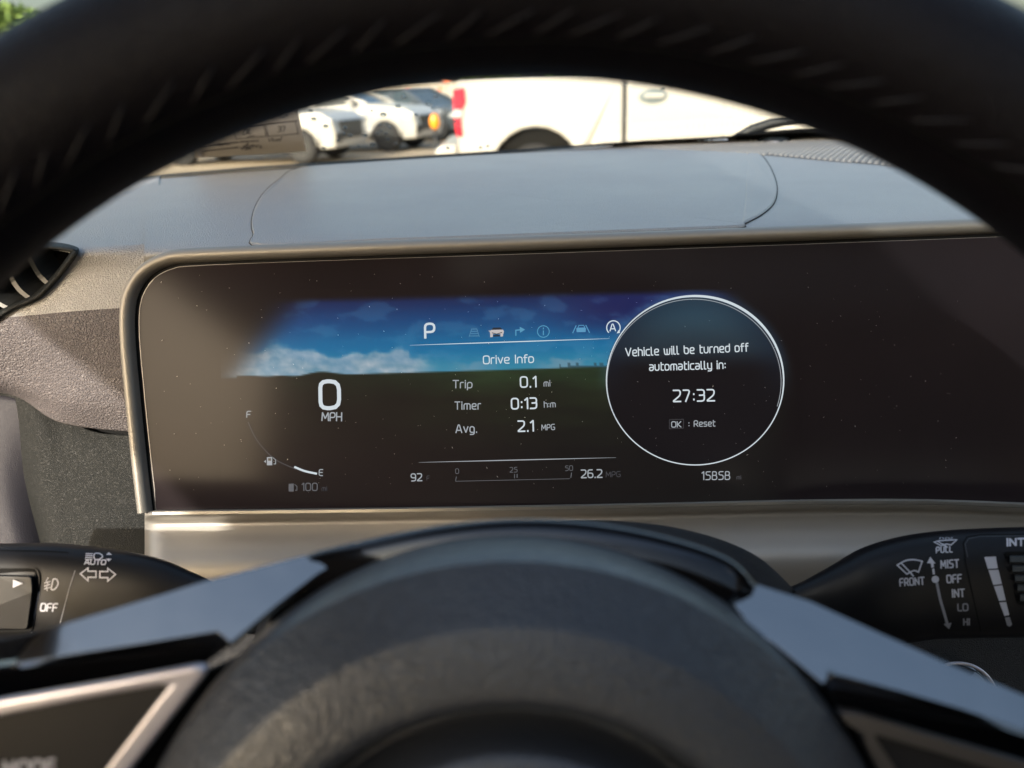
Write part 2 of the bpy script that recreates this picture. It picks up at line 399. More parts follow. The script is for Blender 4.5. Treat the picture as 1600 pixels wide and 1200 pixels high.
# ---- windscreen
ws = empty('windscreen', DB, 'clear raked windscreen above the dashboard with a dotted black band along its foot', 'windscreen')
wg = glass_mat('windscreen_glass', (.95, .97, .95), .12)
ws_edge = [(-300, 330), (0, 300), (150, 284), (200, 279), (400, 262), (600, 249), (800, 236), (1000, 222), (1200, 211), (1290, 206), (1450, 200), (1700, 195), (2200, 190)]
bot = [on_plane(x, y + 3, DB, WN) for x, y in ws_edge]
topp = [Vector((p.x * (.94) , WS_T.y, WS_T.z)) for p in bot]
rows = []
for k in range(5):
    rows.append([b.lerp(t, k / 4) for b, t in zip(bot, topp)])
loft('pane', rows, 2, 2, wg, ws, thick=.004, pix=False)
# dotted frit band, one joined part
fv, ff = [], []
edge_s = spline(V2(ws_edge), 30)
acc = 0.
P_edge = [on_plane(p.x, p.y, DB, WN) for p in edge_s]
sdir = (WS_T - DB).normalized()
pitchd = .0026
L = 0.; j = 0; X0 = P_edge[0].x
xs = X0
while xs < P_edge[-1].x:
    while j < len(P_edge) - 2 and P_edge[j + 1].x < xs: j += 1
    a, b = P_edge[j], P_edge[j + 1]; t = (xs - a.x) / max(1e-6, b.x - a.x); base = a.lerp(b, t)
    if -.75 < base.x < .55:
        for k in range(6):
            rr = .00105 * (1 - .12 * k)
            c = base + sdir * (.0008 + k * pitchd * .9) + Vector(((k % 2) * pitchd / 2, 0, 0)) + WN * .0008
            i0 = len(fv)
            for q in range(6):
                th = q * math.pi / 3; fv.append(c + Vector((1, 0, 0)) * rr * math.cos(th) + sdir * rr * math.sin(th))
            ff.append(tuple(range(i0, i0 + 6)))
    xs += pitchd
fr_ = mk('frit_dots', fv, ff, black, ws, smooth=False); fr_['kind'] = 'stuff'

# ================================================================= DASHBOARD
dash = empty('dashboard', DP, 'grey soft touch dashboard with grained pad, hood panel and champagne lower trim', 'dashboard')
# dash top sheet
xs_ = [-300, 0, 226, 400, 600, 800, 1000, 1200, 1400, 1600, 1900, 2300]
def interp(tab, x):
    for (xa, ya), (xb, yb) in zip(tab, tab[1:]):
        if xa <= x <= xb: return ya + (yb - ya) * (x - xa) / (xb - xa)
    return tab[-1][1]
back = [dash_p(x, interp(ws_edge, x) + 1) for x in xs_]
front_tab = [(-300, 410), (0, 396), (200, 386), (226, 385), (400, 378), (800, 363), (1200, 347), (1600, 332), (2300, 308)]
front = [dash_p(x, interp(front_tab, x)) for x in xs_]
xs_main = [i for i, x in enumerate(xs_) if x >= 220]
rows = []
for t in (0, .33, .66, 1):
    rows.append([back[i].lerp(front[i], t) + DN * .0005 for i in xs_main])
rows[0] = [p + DN * -.0015 for p in rows[0]]
rows.append([p - DN * .012 - Vector((0, .006, 0)) for p in rows[-1]]); rows.append([p - DN * .03 for p in rows[-2]])
front_drop = [p + DN * -.02 + Vector((0, -.004, 0)) for p in rows[-1]]
dash_top = loft('top_pad', rows, 6, 8, leather, dash, thick=0, pix=False)
top_bvh = bvh_of(dash_top); topP = surf_proj(top_bvh, .0003, dash_p)
mk('glass_gap', [p for q in zip([on_plane(e[0], e[1] - 1, DB, WN) + DN * .0005 for e in ws_edge], [dash_p(e[0], e[1] + 3) + DN * .0006 for e in ws_edge]) for p in q],
   [(2 * i, 2 * i + 1, 2 * i + 3, 2 * i + 2) for i in range(len(ws_edge) - 1)], black, dash, smooth=False)

# left side pad: rolls from the top down to face the driver
def dd(x, y, k=1.): return (x, y, dpt0(dash_p(x, y)) * k)
def dpt0(p): return (p - CAM).dot(fw)
pad_rows = [
 [dd(-420, 352), dd(-200, 322), dd(0, 300), dd(120, 287), dd(250, 275)],
 [dd(-420, 372), dd(-200, 347), dd(0, 326), dd(120, 315), dd(250, 306)],
 [dd(-420, 392), dd(-200, 372), dd(0, 354), dd(120, 345), dd(250, 338)],
 [dd(-420, 412), dd(-200, 396), dd(0, 382), dd(120, 375), dd(250, 374, 1.006)],
 [dd(-420, 425, 1.01), dd(-200, 410, 1.01), dd(0, 398, 1.01), dd(120, 392, 1.01), dd(250, 386, 1.03)],
 [(-420, 470, .432), (-200, 452, .432), (0, 440, .433), (120, 430, .433), (250, 425, .436)],
 [(-420, 540, .432), (-200, 528, .434), (0, 515, .436), (120, 505, .436), (250, 495, .440)],
 [(-420, 600, .440), (-200, 590, .444), (0, 575, .446), (120, 570, .443), (250, 565, .445)],
 [(-420, 625, .450), (-200, 612, .456), (0, 603, .456), (120, 630, .450), (252, 630, .452)],
 [(-420, 640, .475), (-200, 627, .480), (0, 614, .475), (100, 662, .466), (256, 678, .462)],
]
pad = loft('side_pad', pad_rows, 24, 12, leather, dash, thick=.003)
pad.data.materials.append(leather_light_tone)
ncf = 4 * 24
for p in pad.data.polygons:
    if p.index // ncf >= 5 * 12 + 9: p.material_index = 1  # tone step puts the edge of the light across the pad into colour
padP = surf_proj(bvh_of(pad), .0004)
# black gap under the pad
gi = Ink()
gap_pts = spline(V2([(-300, 630), (-60, 616), (0, 614), (40, 618), (75, 640), (110, 664), (150, 676), (200, 680), (245, 680)]), 6)
gapP = lambda x, y: at(x, y, .478)
gi.stroke(gap_pts, 26, gapP); gi.obj('gap_liner', black, dash)
# lower panel right of the crease
lower_rows = [
 [(-30, 606, .474), (40, 612, .474), (90, 640, .474), (140, 672, .472), (200, 680, .468), (250, 680, .466)],
 [(-8, 660, .484), (50, 668, .470), (100, 690, .470), (150, 708, .468), (205, 712, .466), (260, 712, .466)],
 [(8, 740, .490), (52, 745, .468), (110, 760, .466), (160, 768, .466), (212, 770, .464), (268, 770, .464)],
 [(30, 820, .490), (68, 825, .464), (120, 835, .462), (175, 840, .462), (225, 842, .462), (280, 842, .462)],
 [(55, 905, .490), (88, 910, .460), (140, 915, .460), (190, 918, .460), (240, 920, .460), (290, 920, .460)],
 [(75, 1000, .490), (110, 1000, .456), (160, 1000, .456), (205, 1000, .456), (250, 1000, .456), (300, 1000, .456)],
]
lower = loft('lower_panel', lower_rows, 8, 8, panel_grain, dash)
side_rows = [
 [(-420, 630, .50), (-200, 622, .49), (-60, 616, .478), (0, 618, .474), (44, 628, .474)],
 [(-420, 740, .49), (-200, 738, .48), (-60, 736, .47), (0, 742, .468), (52, 745, .476)],
 [(-420, 900, .48), (-200, 905, .47), (-40, 900, .46), (30, 895, .456), (86, 905, .468)],
 [(-420, 1050, .47), (-200, 1050, .46), (-40, 1050, .45), (40, 1050, .445), (110, 1050, .46)],
]
lp = mat('door_side_plastic', (.034, .033, .043), .5, spec=.35, bump=[('vor', 1300, .3, .0004)])
loft('side_panel', side_rows, 8, 8, lp, dash)

# ---- side air vent with slats
vent = link('air_vent', bpy.data.meshes.new('air_vent'), None, dash)
vent_out = V2([(-140, 560), (-70, 485), (-10, 430), (40, 388), (75, 378), (116, 384), (122, 396), (96, 432), (60, 468), (20, 486), (-30, 520), (-110, 600)])
def offp(poly, d):
    c = Vector((0, 0))
    for p in poly: c += p
    c /= len(poly); out = []
    for i, p in enumerate(poly):
        t = (poly[(i + 1) % len(poly)] - poly[i - 1]).normalized(); n = Vector((-t.y, t.x))
        if n.dot(c - p) < 0: n = -n
        out.append(p + n * d)
    return out
vo = [p for p in spline(vent_out, 4, True)]
levels = [(0, .0), (1.5, -.0035), (5, -.0045), (9, -.003), (11.5, .002), (12.5, .03)]
vv, vf = [], []
for d, dz in levels:
    for p in offp(vo, d):
        q = padP(p.x, p.y) or at(p.x, p.y, .52)
        vv.append(q + (q - CAM).normalized() * dz)
nvo = len(vo)
for i in range(len(levels) - 1):
    for k in range(nvo):
        k2 = (k + 1) % nvo; vf.append((i * nvo + k, i * nvo + k2, (i + 1) * nvo + k2, (i + 1) * nvo + k))
vent.data.from_pydata([tuple(v) for v in vv], [], vf); vent.data.update(); vent.data.materials.append(panel_grain)
for p in vent.data.polygons: p.use_smooth = True
vb = Ink(); ip = offp(vo, 12)
vb.poly([tuple(p) for p in ip], lambda x, y: (padP(x, y) or at(x, y, .52)) + ray(x, y).normalized() * .024)
vb.obj('vent_back', black, dash)
slat_m = mat('vent_slat', (.05, .052, .052), .4, spec=.5)
for (xa, ya, xb, yb) in [(98, 392, 112, 420), (44, 400, 84, 450), (12, 424, 52, 470), (-22, 452, 20, 484), (-55, 480, -14, 510)]:
    if xa == 98: continue
    vs_ = []
    mid = ((xa + xb) / 2 - 3, (ya + yb) / 2 + 5)
    for (x, y), hw in zip(spline(V2([(xa, ya), mid, (xb, yb)]), 5), [2.5] * 20):
        b = (padP(x, y) or at(x, y, .52)); dr = ray(x, y).normalized()
        for dx, dy, dd in [(-hw, hw * .6, .0005), (hw, -hw * .6, .0005), (hw + 25, -16, .0150), (hw + 20, -12, .0150)]:
            q = b + rt * (dx / F * .52) - up * (dy / F * .52) + dr * dd; vs_.append(q)
    n = len(vs_) // 4; fs = []
    for i in range(n - 1):
        for k in range(4):
            k2 = (k + 1) % 4; fs.append((i * 4 + k, i * 4 + k2, i * 4 + 4 + k2, i * 4 + 4 + k))
    fs += [(3, 2, 1, 0), tuple(range(4 * n - 4, 4 * n))]
    mk('slat', vs_, fs, slat_m, vent, smooth=False)

hole = offp(vo, 5); bm = bmesh.new(); bm.from_mesh(pad.data)
def to_px(p):
    d = p - CAM; z = d.dot(fw); return Vector((800 + F * d.dot(rt) / z, 600 - F * d.dot(up) / z))
def inside(pt, poly):
    c = False; n = len(poly)
    for i in range(n):
        a, b = poly[i], poly[i - 1]
        if (a.y > pt.y) != (b.y > pt.y) and pt.x < (b.x - a.x) * (pt.y - a.y) / (b.y - a.y) + a.x: c = not c
    return c
bmesh.ops.delete(bm, geom=[f for f in bm.faces if inside(to_px(f.calc_center_median()), hole)], context='FACES')
bm.to_mesh(pad.data); bm.free()
# ---- hood panel with its own edge, slightly proud of the top pad
hood_out = V2([(408, 386), (396, 366), (393, 348), (398, 326), (412, 302), (436, 281), (468, 262), (560, 254), (700, 245), (850, 237), (1000, 228), (1120, 228), (1180, 238), (1200, 256), (1212, 282), (1214, 302), (1208, 320), (1190, 336), (1164, 350), (1150, 357), (1000, 363), (800, 371), (600, 378)])
ho = spline(hood_out, 5, True)
def ring_pts(d, h): return [topP(p.x, p.y) + DN * h for p in offp(ho, d)]
def ngrid(outline, inset_h, name, m, parent):
    rings = [ring_pts(0, -.0006), ring_pts(.5, .0006), ring_pts(2.2, inset_h)]
    vs_ = [p for r_ in rings for p in r_]; n = len(ho); fs = []
    for i in range(2):
        for k in range(n):
            k2 = (k + 1) % n; fs.append((i * n + k, i * n + k2, (i + 1) * n + k2, (i + 1) * n + k))
    fs.append(tuple(2 * n + k for k in range(n)))
    return mk(name, vs_, fs, m, parent, smooth=False)
hp = ngrid(ho, .0012, 'hood_panel', leather, dash)
gi = Ink(); gi.stroke([(p.x, p.y) for p in ho], 2.2, lambda x, y: topP(x, y) + DN * .0002, True); gi.obj('panel_gap', black, dash)

# ---- speaker grille: dark sheet with rows of little raised cells
gr_out = V2([(940, 226), (1060, 220), (1160, 222), (1215, 221), (1290, 213), (1360, 222), (1430, 236), (1560, 262), (1640, 285), (1420, 261), (1300, 252), (1200, 243), (1100, 238), (1010, 233)])
gr_poly = [topP(p.x, p.y) for p in gr_out]
gm_d = mat('grille_dark', (.02, .021, .024), .6)
mk('grille_sheet', [p + DN * .0003 for p in gr_poly], [tuple(range(len(gr_poly)))], gm_d, dash, smooth=False)
def inside(pt, poly):
    c = False; n = len(poly)
    for i in range(n):
        a, b = poly[i], poly[i - 1]
        if (a.y > pt.y) != (b.y > pt.y) and pt.x < (b.x - a.x) * (pt.y - a.y) / (b.y - a.y) + a.x: c = not c
    return c
p2 = [Vector((p.x, p.y)) for p in gr_poly]
x0 = min(p.x for p in p2); x1 = max(p.x for p in p2); y0_ = min(p.y for p in p2); y1_ = max(p.y for p in p2)
cv, cf = [], []; pp = .0062; iy = 0; yy = y0_
while yy < y1_:
    xx = x0 + (iy % 2) * pp / 2
    while xx < x1:
        if inside(Vector((xx, yy)), p2):
            z = DP.z + (-(DN.x * (xx - DP.x)) - DN.y * (yy - DP.y)) / DN.z
            hit = top_bvh.ray_cast(Vector((xx, yy, 2)), Vector((0, 0, -1)))[0]
            c = hit if hit else Vector((xx, yy, z)); i0 = len(cv)
            for rr, h in ((.0025, .0003), (.0013, .0023)):
                for q in range(6):
                    th = q * math.pi / 3 + .5; cv.append(c + Vector((rr * math.cos(th), rr * 1.1 * math.sin(th), 0)) + DN * h)
            for q in range(6): cf.append((i0 + q, i0 + (q + 1) % 6, i0 + 6 + (q + 1) % 6, i0 + 6 + q))
            cf.append(tuple(range(i0 + 6, i0 + 12)))
        xx += pp
    yy += pp * .866; iy += 1
cells = mk('grille_cells', cv, cf, leather, dash, smooth=False); cells['kind'] = 'stuff'
# ---- light sensor dome
cpt = topP(1209, 222); sv, sf = [], []
nr_, ns_ = 8, 28
for i in range(nr_ + 1):
    ph = math.pi / 2 * i / nr_
    for k in range(ns_):
        th = 2 * math.pi * k / ns_
        sv.append(cpt + Vector((.019 * math.cos(ph) * math.cos(th), .016 * math.cos(ph) * math.sin(th), 0)) + DN * (.0085 * math.sin(ph)))
for i in range(nr_):
    for k in range(ns_): sf.append((i * ns_ + k, i * ns_ + (k + 1) % ns_, (i + 1) * ns_ + (k + 1) % ns_, (i + 1) * ns_ + k))
sens = mk('sensor_dome', sv, sf, mat('sensor_cover', (.03, .04, .055), .12, coat=.6), dash)
gi = Ink(); gi.stroke([(1205, 222), (1214, 222)], 3, lambda x, y: at(x, y, (cpt - CAM).dot(fw) - .0175)); gi.obj('sensor_eye', chrome, dash)

# ---- champagne lower trim below the cluster
CP = at(790, 590, .41); ty, tz = R(4.5), R(20.)
CN = Vector((-math.sin(ty) * math.cos(tz), -math.cos(ty) * math.cos(tz), math.sin(tz))).normalized()
cl = plane_proj(CP, CN)
bot_tab = [(200, 799), (243, 797), (600, 793), (1000, 786), (1200, 781), (1400, 778), (1600, 785), (1900, 800), (2300, 825)]
def dpt(p): return (p - CAM).dot(fw)
tx = [226, 240, 300, 450, 650, 850, 1050, 1250, 1450, 1650, 1950, 2300]
rows = []
for dy, dd in ((0, .001), (3, -.0065), (8, -.0085), (12, -.003), (18, .009), (34, .008), (60, .003), (100, -.002), (160, .006)):
    rows.append([(x, interp(bot_tab, x) + dy * 1.0, dpt(cl(x, interp(bot_tab, x))) + dd + (0.010 if x < 230 else 0)) for x in tx])
trim = loft('lower_trim', rows, 6, 5, champ, dash, thick=.002)
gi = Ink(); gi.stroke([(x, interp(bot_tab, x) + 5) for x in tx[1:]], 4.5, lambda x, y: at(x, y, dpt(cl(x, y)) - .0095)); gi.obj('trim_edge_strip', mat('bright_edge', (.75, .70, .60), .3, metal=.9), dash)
dark_rows = [
 [(150, 960, .43), (500, 950, .43), (1000, 950, .43), (1400, 905, .435), (1700, 880, .435), (2100, 880, .435)],
 [(150, 1050, .42), (500, 1050, .42), (1000, 1050, .42), (1400, 1000, .415), (1700, 1000, .415), (2100, 1000, .415)],
 [(150, 1350, .40), (500, 1350, .40), (1000, 1350, .40), (1400, 1350, .40), (1700, 1350, .40), (2100, 1350, .40)]]
knee = loft('knee_panel', dark_rows, 5, 6, mat('dark_grain_plastic', (.018, .018, .02), .5, bump=[('vor', 1000, .5, .0006)]), dash)

# ================================================================= INSTRUMENT CLUSTER
clu = empty('instrument_cluster', CP, 'wide curved glass instrument display with champagne bezel, lit with speed and drive info', 'instrument display')
gl_out = [(243, 797), (232, 700), (222, 600), (216, 530), (216, 485), (223, 457), (240, 434), (268, 419), (310, 413.5), (500, 406), (800, 396), (1200, 382), (1600, 367), (2000, 350), (2400, 332)]
gs = spline(V2(gl_out), 5)
botl = [Vector((x, interp(bot_tab, x))) for x in (2400 if False else 2300, 1900, 1600, 1500, 1400, 1200, 1000, 600)]
go = [(p.x, p.y) for p in gs] + [(p.x, p.y) for p in botl]
gI = Ink(); gI.poly(go, cl); glass = gI.obj('glass', screen_glass, clu); solid(glass, .003, -1)
# thin bright chamfer line of the glass edge
gi = Ink(); gi.stroke([(p.x + (2 if p.x < 240 else .5), p.y + (.5 if p.x < 240 else 1.0)) for p in gs], 1.6, plane_proj(CP, CN, .0002)); gi.obj('glass_chamfer', mat('glass_edge', (.30, .27, .25), .25, spec=.8), clu)
# bezel swept along the outline
def sweep(name, path, prof, m, parent):
    vs_, fs = [], []; n = len(path); k = len(prof)
    P = [cl(p.x, p.y) for p in path]
    for i, p in enumerate(P):
        t = (P[min(i + 1, n - 1)] - P[max(i - 1, 0)]).normalized(); o = CN.cross(t).normalized()
        for a, h in prof: vs_.append(p + o * a * SG + CN * h)
    for i in range(n - 1):
        for j in range(k - 1): fs.append((i * k + j, i * k + j + 1, (i + 1) * k + j + 1, (i + 1) * k + j))
    return mk(name, vs_, fs, m, parent)
tst = (cl(600, 300) - cl(600, 400)); tt = (cl(700, 400) - cl(600, 402)).normalized()
SG = 1 if CN.cross(tt).dot(tst) > 0 else -1
wB = .0108
prof = [(.0014, -.006), (.0014, .0015), (.0018, .0042), (.0028, .0062), (.0045, .0074), (.0068, .0072), (.0088, .0052), (.0102, .002), (.0108, -.003), (.0112, -.012), (.0112, -.03)]
# on the left flank the bezel is narrower and closer
sweep('bezel', gs, [(a * .86, h) for a, h in prof], champ_dark, clu)
sweep('bezel_gap', gs, [(-.0004, .0004), (.0016, .0008)], black, clu)

# ---- the lit picture on the display
DX0, DX1, DY0, DY1 = 345, 1250, 452, 786
def fbm(x, y, s=0.):
    return noise.fractal(Vector((x, y, s)), 1.0, 2.0, 5)
def sstep(a, b, x):
    t = min(1, max(0, (x - a) / (b - a))); return t * t * (3 - 2 * t)
def mixc(a, b, t): return tuple(a[i] + (b[i] - a[i]) * t for i in range(3))
def picture(x, y, lo=False):
    hz = 590 - (x - 380) * .030 + (3 * math.sin(x * .045) * max(0, 1 - (x - 380) / 160.) if x > 370 else 0)
    hz -= 5 * math.exp(-((x - 500) / 28.) ** 2) + 3 * math.exp(-((x - 440) / 18.) ** 2)
    tp = 466 - (x - 390) * .022
    if y < tp: return (0, 0, 0)
    v = (y - tp) / (hz - tp)
    if (y < hz - 1.2 or y < hz + 1.2) and not lo or (y < hz + 1.2 and not lo):
        c = mixc((6, 30, 78), (4, 62, 118), sstep(.0, .35, v)); c = mixc(c, (4, 104, 156), sstep(.25, .7, v)); c = mixc(c, (40, 130, 162), sstep(.65, 1., v))
        c = mixc(c, (16, 28, 84), sstep(820, 960, x) * (1 - sstep(.2, .75, v)))
        # clouds
        n = fbm(x * .018, y * .040, 3.) ; n2 = fbm(x * .05, y * .08, 9.)
        ridge = 552 + 14 * fbm(x * .022, 0, 1.) - 10 * math.exp(-((x - 585) / 14.) ** 2) * 1.3 - 14 * math.exp(-((x - 430) / 40.) ** 2) + (x - 600) * .10 * (x > 640)
        cl_ = sstep(ridge - 4, ridge + 10, y + n * 12) * (1 - sstep(640, 700, x)) * .9
        wisp = sstep(.05, .5, n + .3 * (v - .3)) * .22
        cr_ = sstep(555, 566, y + n2 * 10) * math.exp(-((x - 880) / 36.) ** 2) * .55 + sstep(562, 572, y + n2 * 8) * math.exp(-((x - 735) / 30.) ** 2) * .4
        c = mixc(c, (150 + 24 * n2, 163 + 20 * n2, 176 + 16 * n2), min(1, cl_ * (.84 + .22 * n2))); c = mixc(c, (90, 140, 180), wisp); c = mixc(c, (135, 150, 165), min(1, cr_))
        # skyline right of centre
        if x > 875 and y > hz - 8:
            h = 2.5 + 4.5 * (noise.noise(Vector((math.floor(x / 4.) * 3.7, 0, 0))) > .12)
            if y > hz - h: c = mixc(c, (40, 70, 80), .7)
        k = sstep(0, 1, ((x - 366) / 100. - (0.9 - v) * .95) + .45) if v < 1.2 else 1
        k = min(1, max(0, k))
        k *= sstep(-.02, .10, v)
        k *= 1 - sstep(1105, 1200, x + 30 * (1 - v))
        gy = sum(c) / 3; c = tuple((q * .9 + gy * .1) * k for q in c)
        if y > hz - 1.2:
            c2 = picture(x, y, True); c = mixc(c, c2, (y - hz + 1.2) / 2.4)
        return c
    g = max(0, y - hz)
    c = mixc((38, 60, 34), (26, 34, 18), sstep(0, 50, g)); c = mixc(c, (10, 12, 9), sstep(40, 150, g))
    n = .8 + .25 * fbm(x * .01, y * .06, 5.)
    k = sstep(372, 470, x) * (1 - sstep(1180, 1245, x)) * n * (.55 + .45 * sstep(560, 800, x))
    return tuple(q * k for q in c)
nx, ny = 420, 150
dP = plane_proj(CP, CN, .0003); vs_, fs, cols = [], [], []
ccx, ccy, crx, cry = 1086, 594.5, 139.5, 133
for j in range(ny + 1):
    for i in range(nx + 1):
        x = DX0 + (DX1 - DX0) * i / nx; y = DY0 + (DY1 - DY0) * j / ny
        vs_.append(dP(x, y)); c = picture(x, y)
        e = math.hypot((x - ccx) / crx, (y - ccy) / cry)
        if e < 1:
            c = mixc((46, 78, 94), (32, 48, 58), sstep(470, 545, y)); c = mixc(c, (3, 5, 8), sstep(535, 585, y))
            c = mixc(c, (8, 24, 40), .5 * sstep(.6, 1., e) * (1 - sstep(560, 640, y)))
        elif e < 1.15:
            c = mixc(c, (60, 110, 150), (1 - sstep(1., 1.13, e)) * .30 * (1 - sstep(540, 640, y)))
        cols.append(c)
for j in range(ny):
    for i in range(nx):
        a = j * (nx + 1) + i; fs.append((a, a + nx + 1, a + nx + 2, a + 1))
pm = bpy.data.materials.new('lit_display'); pm.use_nodes = True; nt = pm.node_tree; nt.nodes.clear()
at_ = nt.nodes.new('ShaderNodeAttribute'); at_.attribute_name = 'pic'
em = nt.nodes.new('ShaderNodeEmission'); em.inputs[1].default_value = 1 / 2 ** EXPO
gb = screen_glass.copy(); 
df = nt.nodes.new('ShaderNodeBsdfPrincipled'); df.inputs['Base Color'].default_value = (.0255, .020, .0215, 1); df.inputs['Roughness'].default_value = .15; df.inputs['Specular IOR Level'].default_value = .075
df.inputs['Coat Weight'].default_value = .0; df.inputs['Coat Roughness'].default_value = .08
ad = nt.nodes.new('ShaderNodeAddShader'); oo = nt.nodes.new('ShaderNodeOutputMaterial')
nt.links.new(at_.outputs['Color'], em.inputs[0]); nt.links.new(em.outputs[0], ad.inputs[0]); nt.links.new(df.outputs[0], ad.inputs[1]); nt.links.new(ad.outputs[0], oo.inputs[0])
pic = mk('display_picture', vs_, fs, pm, clu, smooth=False)
ca = pic.data.color_attributes.new('pic', 'FLOAT_COLOR', 'POINT')
for i, c in enumerate(cols): ca.data[i].color = (*lin(tuple(max(0, q) for q in c)), 1)

tP = plane_proj(CP, CN, .0006)
W1 = emis('text_white', lin((205, 215, 222))); W2 = emis('text_soft', lin((158, 164, 170))); W3 = emis('text_dim', lin((92, 94, 98))); W4 = emis('icon_blue', lin((88, 150, 190))); W5 = emis('tick_dim', lin((64, 64, 68)))
def T(name, m, items, extra=None):
    if len(items) > 1:
        for it in items: T(name, m, [it])
        return
    k = Ink()
    for it in items: text(k, *it[:4], tP, **it[4])
    if extra: extra(k)
    return k.obj(name, m, clu)
T('speed_reading', W1, [('0', 501, 638, 42, dict(wt=6.2, ang=-1, sx=1.05, rot_r=.33))])
T('speed_unit', W2, [('MPH', 503, 657, 12.5, dict(wt=2.0, ang=1, sx=.95, gap=.2))])
T('gear_letter', W1, [('P', 664.5, 527.5, 21.5, dict(wt=3.6, ang=-1.5, sx=1.05))])
T('page_title', W1, [('Drive Info', 755.5, 568.5, 12.2, dict(wt=1.7, ang=-1.6, sx=1.08, gap=.235))])
T('lettering', W2, [('Trip', 708, 606, 11.5, dict(wt=1.7, ang=0, sx=1.1)), ('Timer', 711, 639.5, 11.5, dict(wt=1.7, ang=-.5, sx=1.0)), ('Avg.', 712.5, 676, 12, dict(wt=1.8, ang=-1, sx=1.02))])
T('trip_values', W1, [('0.1', 813.5, 605, 16, dict(wt=2.3, ang=-1.6, sx=1.0)), ('0:13', 799.5, 639, 16.2, dict(wt=2.4, ang=-1.6, sx=.98)), ('2.1', 810, 674, 16, dict(wt=2.3, ang=-1.6))])
T('value_units', W2, [('mi', 850, 603.5, 9, dict(wt=1.3, ang=-2, sx=.9)), ('h:m', 850.5, 636.5, 9, dict(wt=1.3, ang=-2, gap=.2)), ('MPG', 846.5, 672, 8.4, dict(wt=1.3, ang=-2, sx=.9, gap=.22))])
T('outside_temperature', W2, [('92', 642.5, 751.5, 11, dict(wt=1.8, ang=-1.5))]); T('lettering', W5, [('F', 667, 750.5, 7, dict(wt=1.1, ang=-1.5))])
T('economy_value', W2, [('26.2', 908.5, 746.5, 12, dict(wt=1.9, ang=-1.2, gap=.24))]); T('lettering', W5, [('MPG', 947, 745.5, 8.3, dict(wt=1.2, ang=-1.5, gap=.25))])
T('odometer', W2, [('15858', 1097, 749.5, 12.3, dict(wt=1.55, ang=-.5, sx=.92, gap=.24))]); T('lettering', W5, [('mi', 1151, 749, 6, dict(wt=1.1))])
T('range_value', W3, [('100', 472, 766.5, 11.5, dict(wt=1.7, ang=0, gap=.24))]); T('lettering', W5, [('mi', 503, 767, 7, dict(wt=1.1))])
T('fuel_letter', W2, [('F', 385.5, 652, 9.5, dict(wt=1.6, ang=2))]); T('fuel_letter', W2, [('E', 498.5, 743, 9.5, dict(wt=1.5, ang=2))])
T('message', W1, [('Vehicle will be turned off', 978, 556.5, 12.2, dict(wt=1.75, ang=-2.35, sx=.93, gap=.222)), ('automatically in:', 1015, 579, 12.0, dict(wt=1.75, ang=-1.6, sx=.93, gap=.222))])
T('countdown', W1, [('27:32', 1052.5, 627.5, 17.5, dict(wt=2.3, ang=-1.2, sx=1.02, gap=.25))])
T('lettering', W2, [('OK', 1049.5, 667.5, 8.5, dict(wt=1.5, ang=-1, sx=1.1))]); T('reset_hint', W2, [(': Reset', 1076, 666.5, 9, dict(wt=1.4, ang=-1, sx=1.0))])
T('key_outline', W5, [], lambda k: k.stroke([(1046, 656), (1068, 655), (1068, 669), (1046, 670)], 1, tP, True))
for q_ in (('0', 712, 740), ('25', 797, 738), ('50', 883.5, 735.5)): T('scale_numeral', W3, [(*q_, 7.5, dict(wt=1.0))])
def ex(k):
    k.stroke([(713, 745), (712, 751)], 1.2, tP); k.stroke([(804, 741), (804, 747)], 1.2, tP); k.stroke([(808, 741), (808, 746)], 1.4, tP); k.stroke([(893, 739), (892, 746)], 1.4, tP)
    k.stroke([(712, 752), (800, 750), (890, 748)], .8, tP)
T('scale_ticks', W3, [], ex)
# message ring: double line thickest at the upper right
def ellipse(cx, cy, rx, ry, n=120, a0=0, a1=2 * math.pi): return [Vector((cx + rx * math.cos(a0 + (a1 - a0) * i / n), cy - ry * math.sin(a0 + (a1 - a0) * i / n))) for i in range(n + (0 if a1 - a0 > 6.2 else 1))]
def wring(t): return 1.7 + 2.4 * max(0, math.cos(2 * math.pi * (t - .17))) ** 2
k = Ink(); k.stroke([tuple(p) for p in ellipse(ccx, ccy, crx - 1, cry - 1)], 2, tP, True, step=50, wfun=wring); k.obj('message_ring', W1, clu)
k = Ink(); k.stroke([tuple(p) for p in ellipse(ccx - 1.5, ccy + 2, crx - 3.5, cry - 4, 90, -.3, 3.6)], 1.0, tP); k.obj('message_ring_inner', W2, clu)
# lines
def fade_line(y0, y1, x0, x1, m, w_): 
    k = Ink(); k.stroke([(x0, y0), ((x0 + x1) / 2, (y0 + y1) / 2), (x1, y1)], w_, tP, wfun=lambda t: w_ * (.25 + math.sin(math.pi * t) * .9)); k.obj('rule_line', m, clu)
fade_line(539.5, 529, 641, 952, W1, 1.3); fade_line(722.5, 715, 655, 962, W2, 1.3)
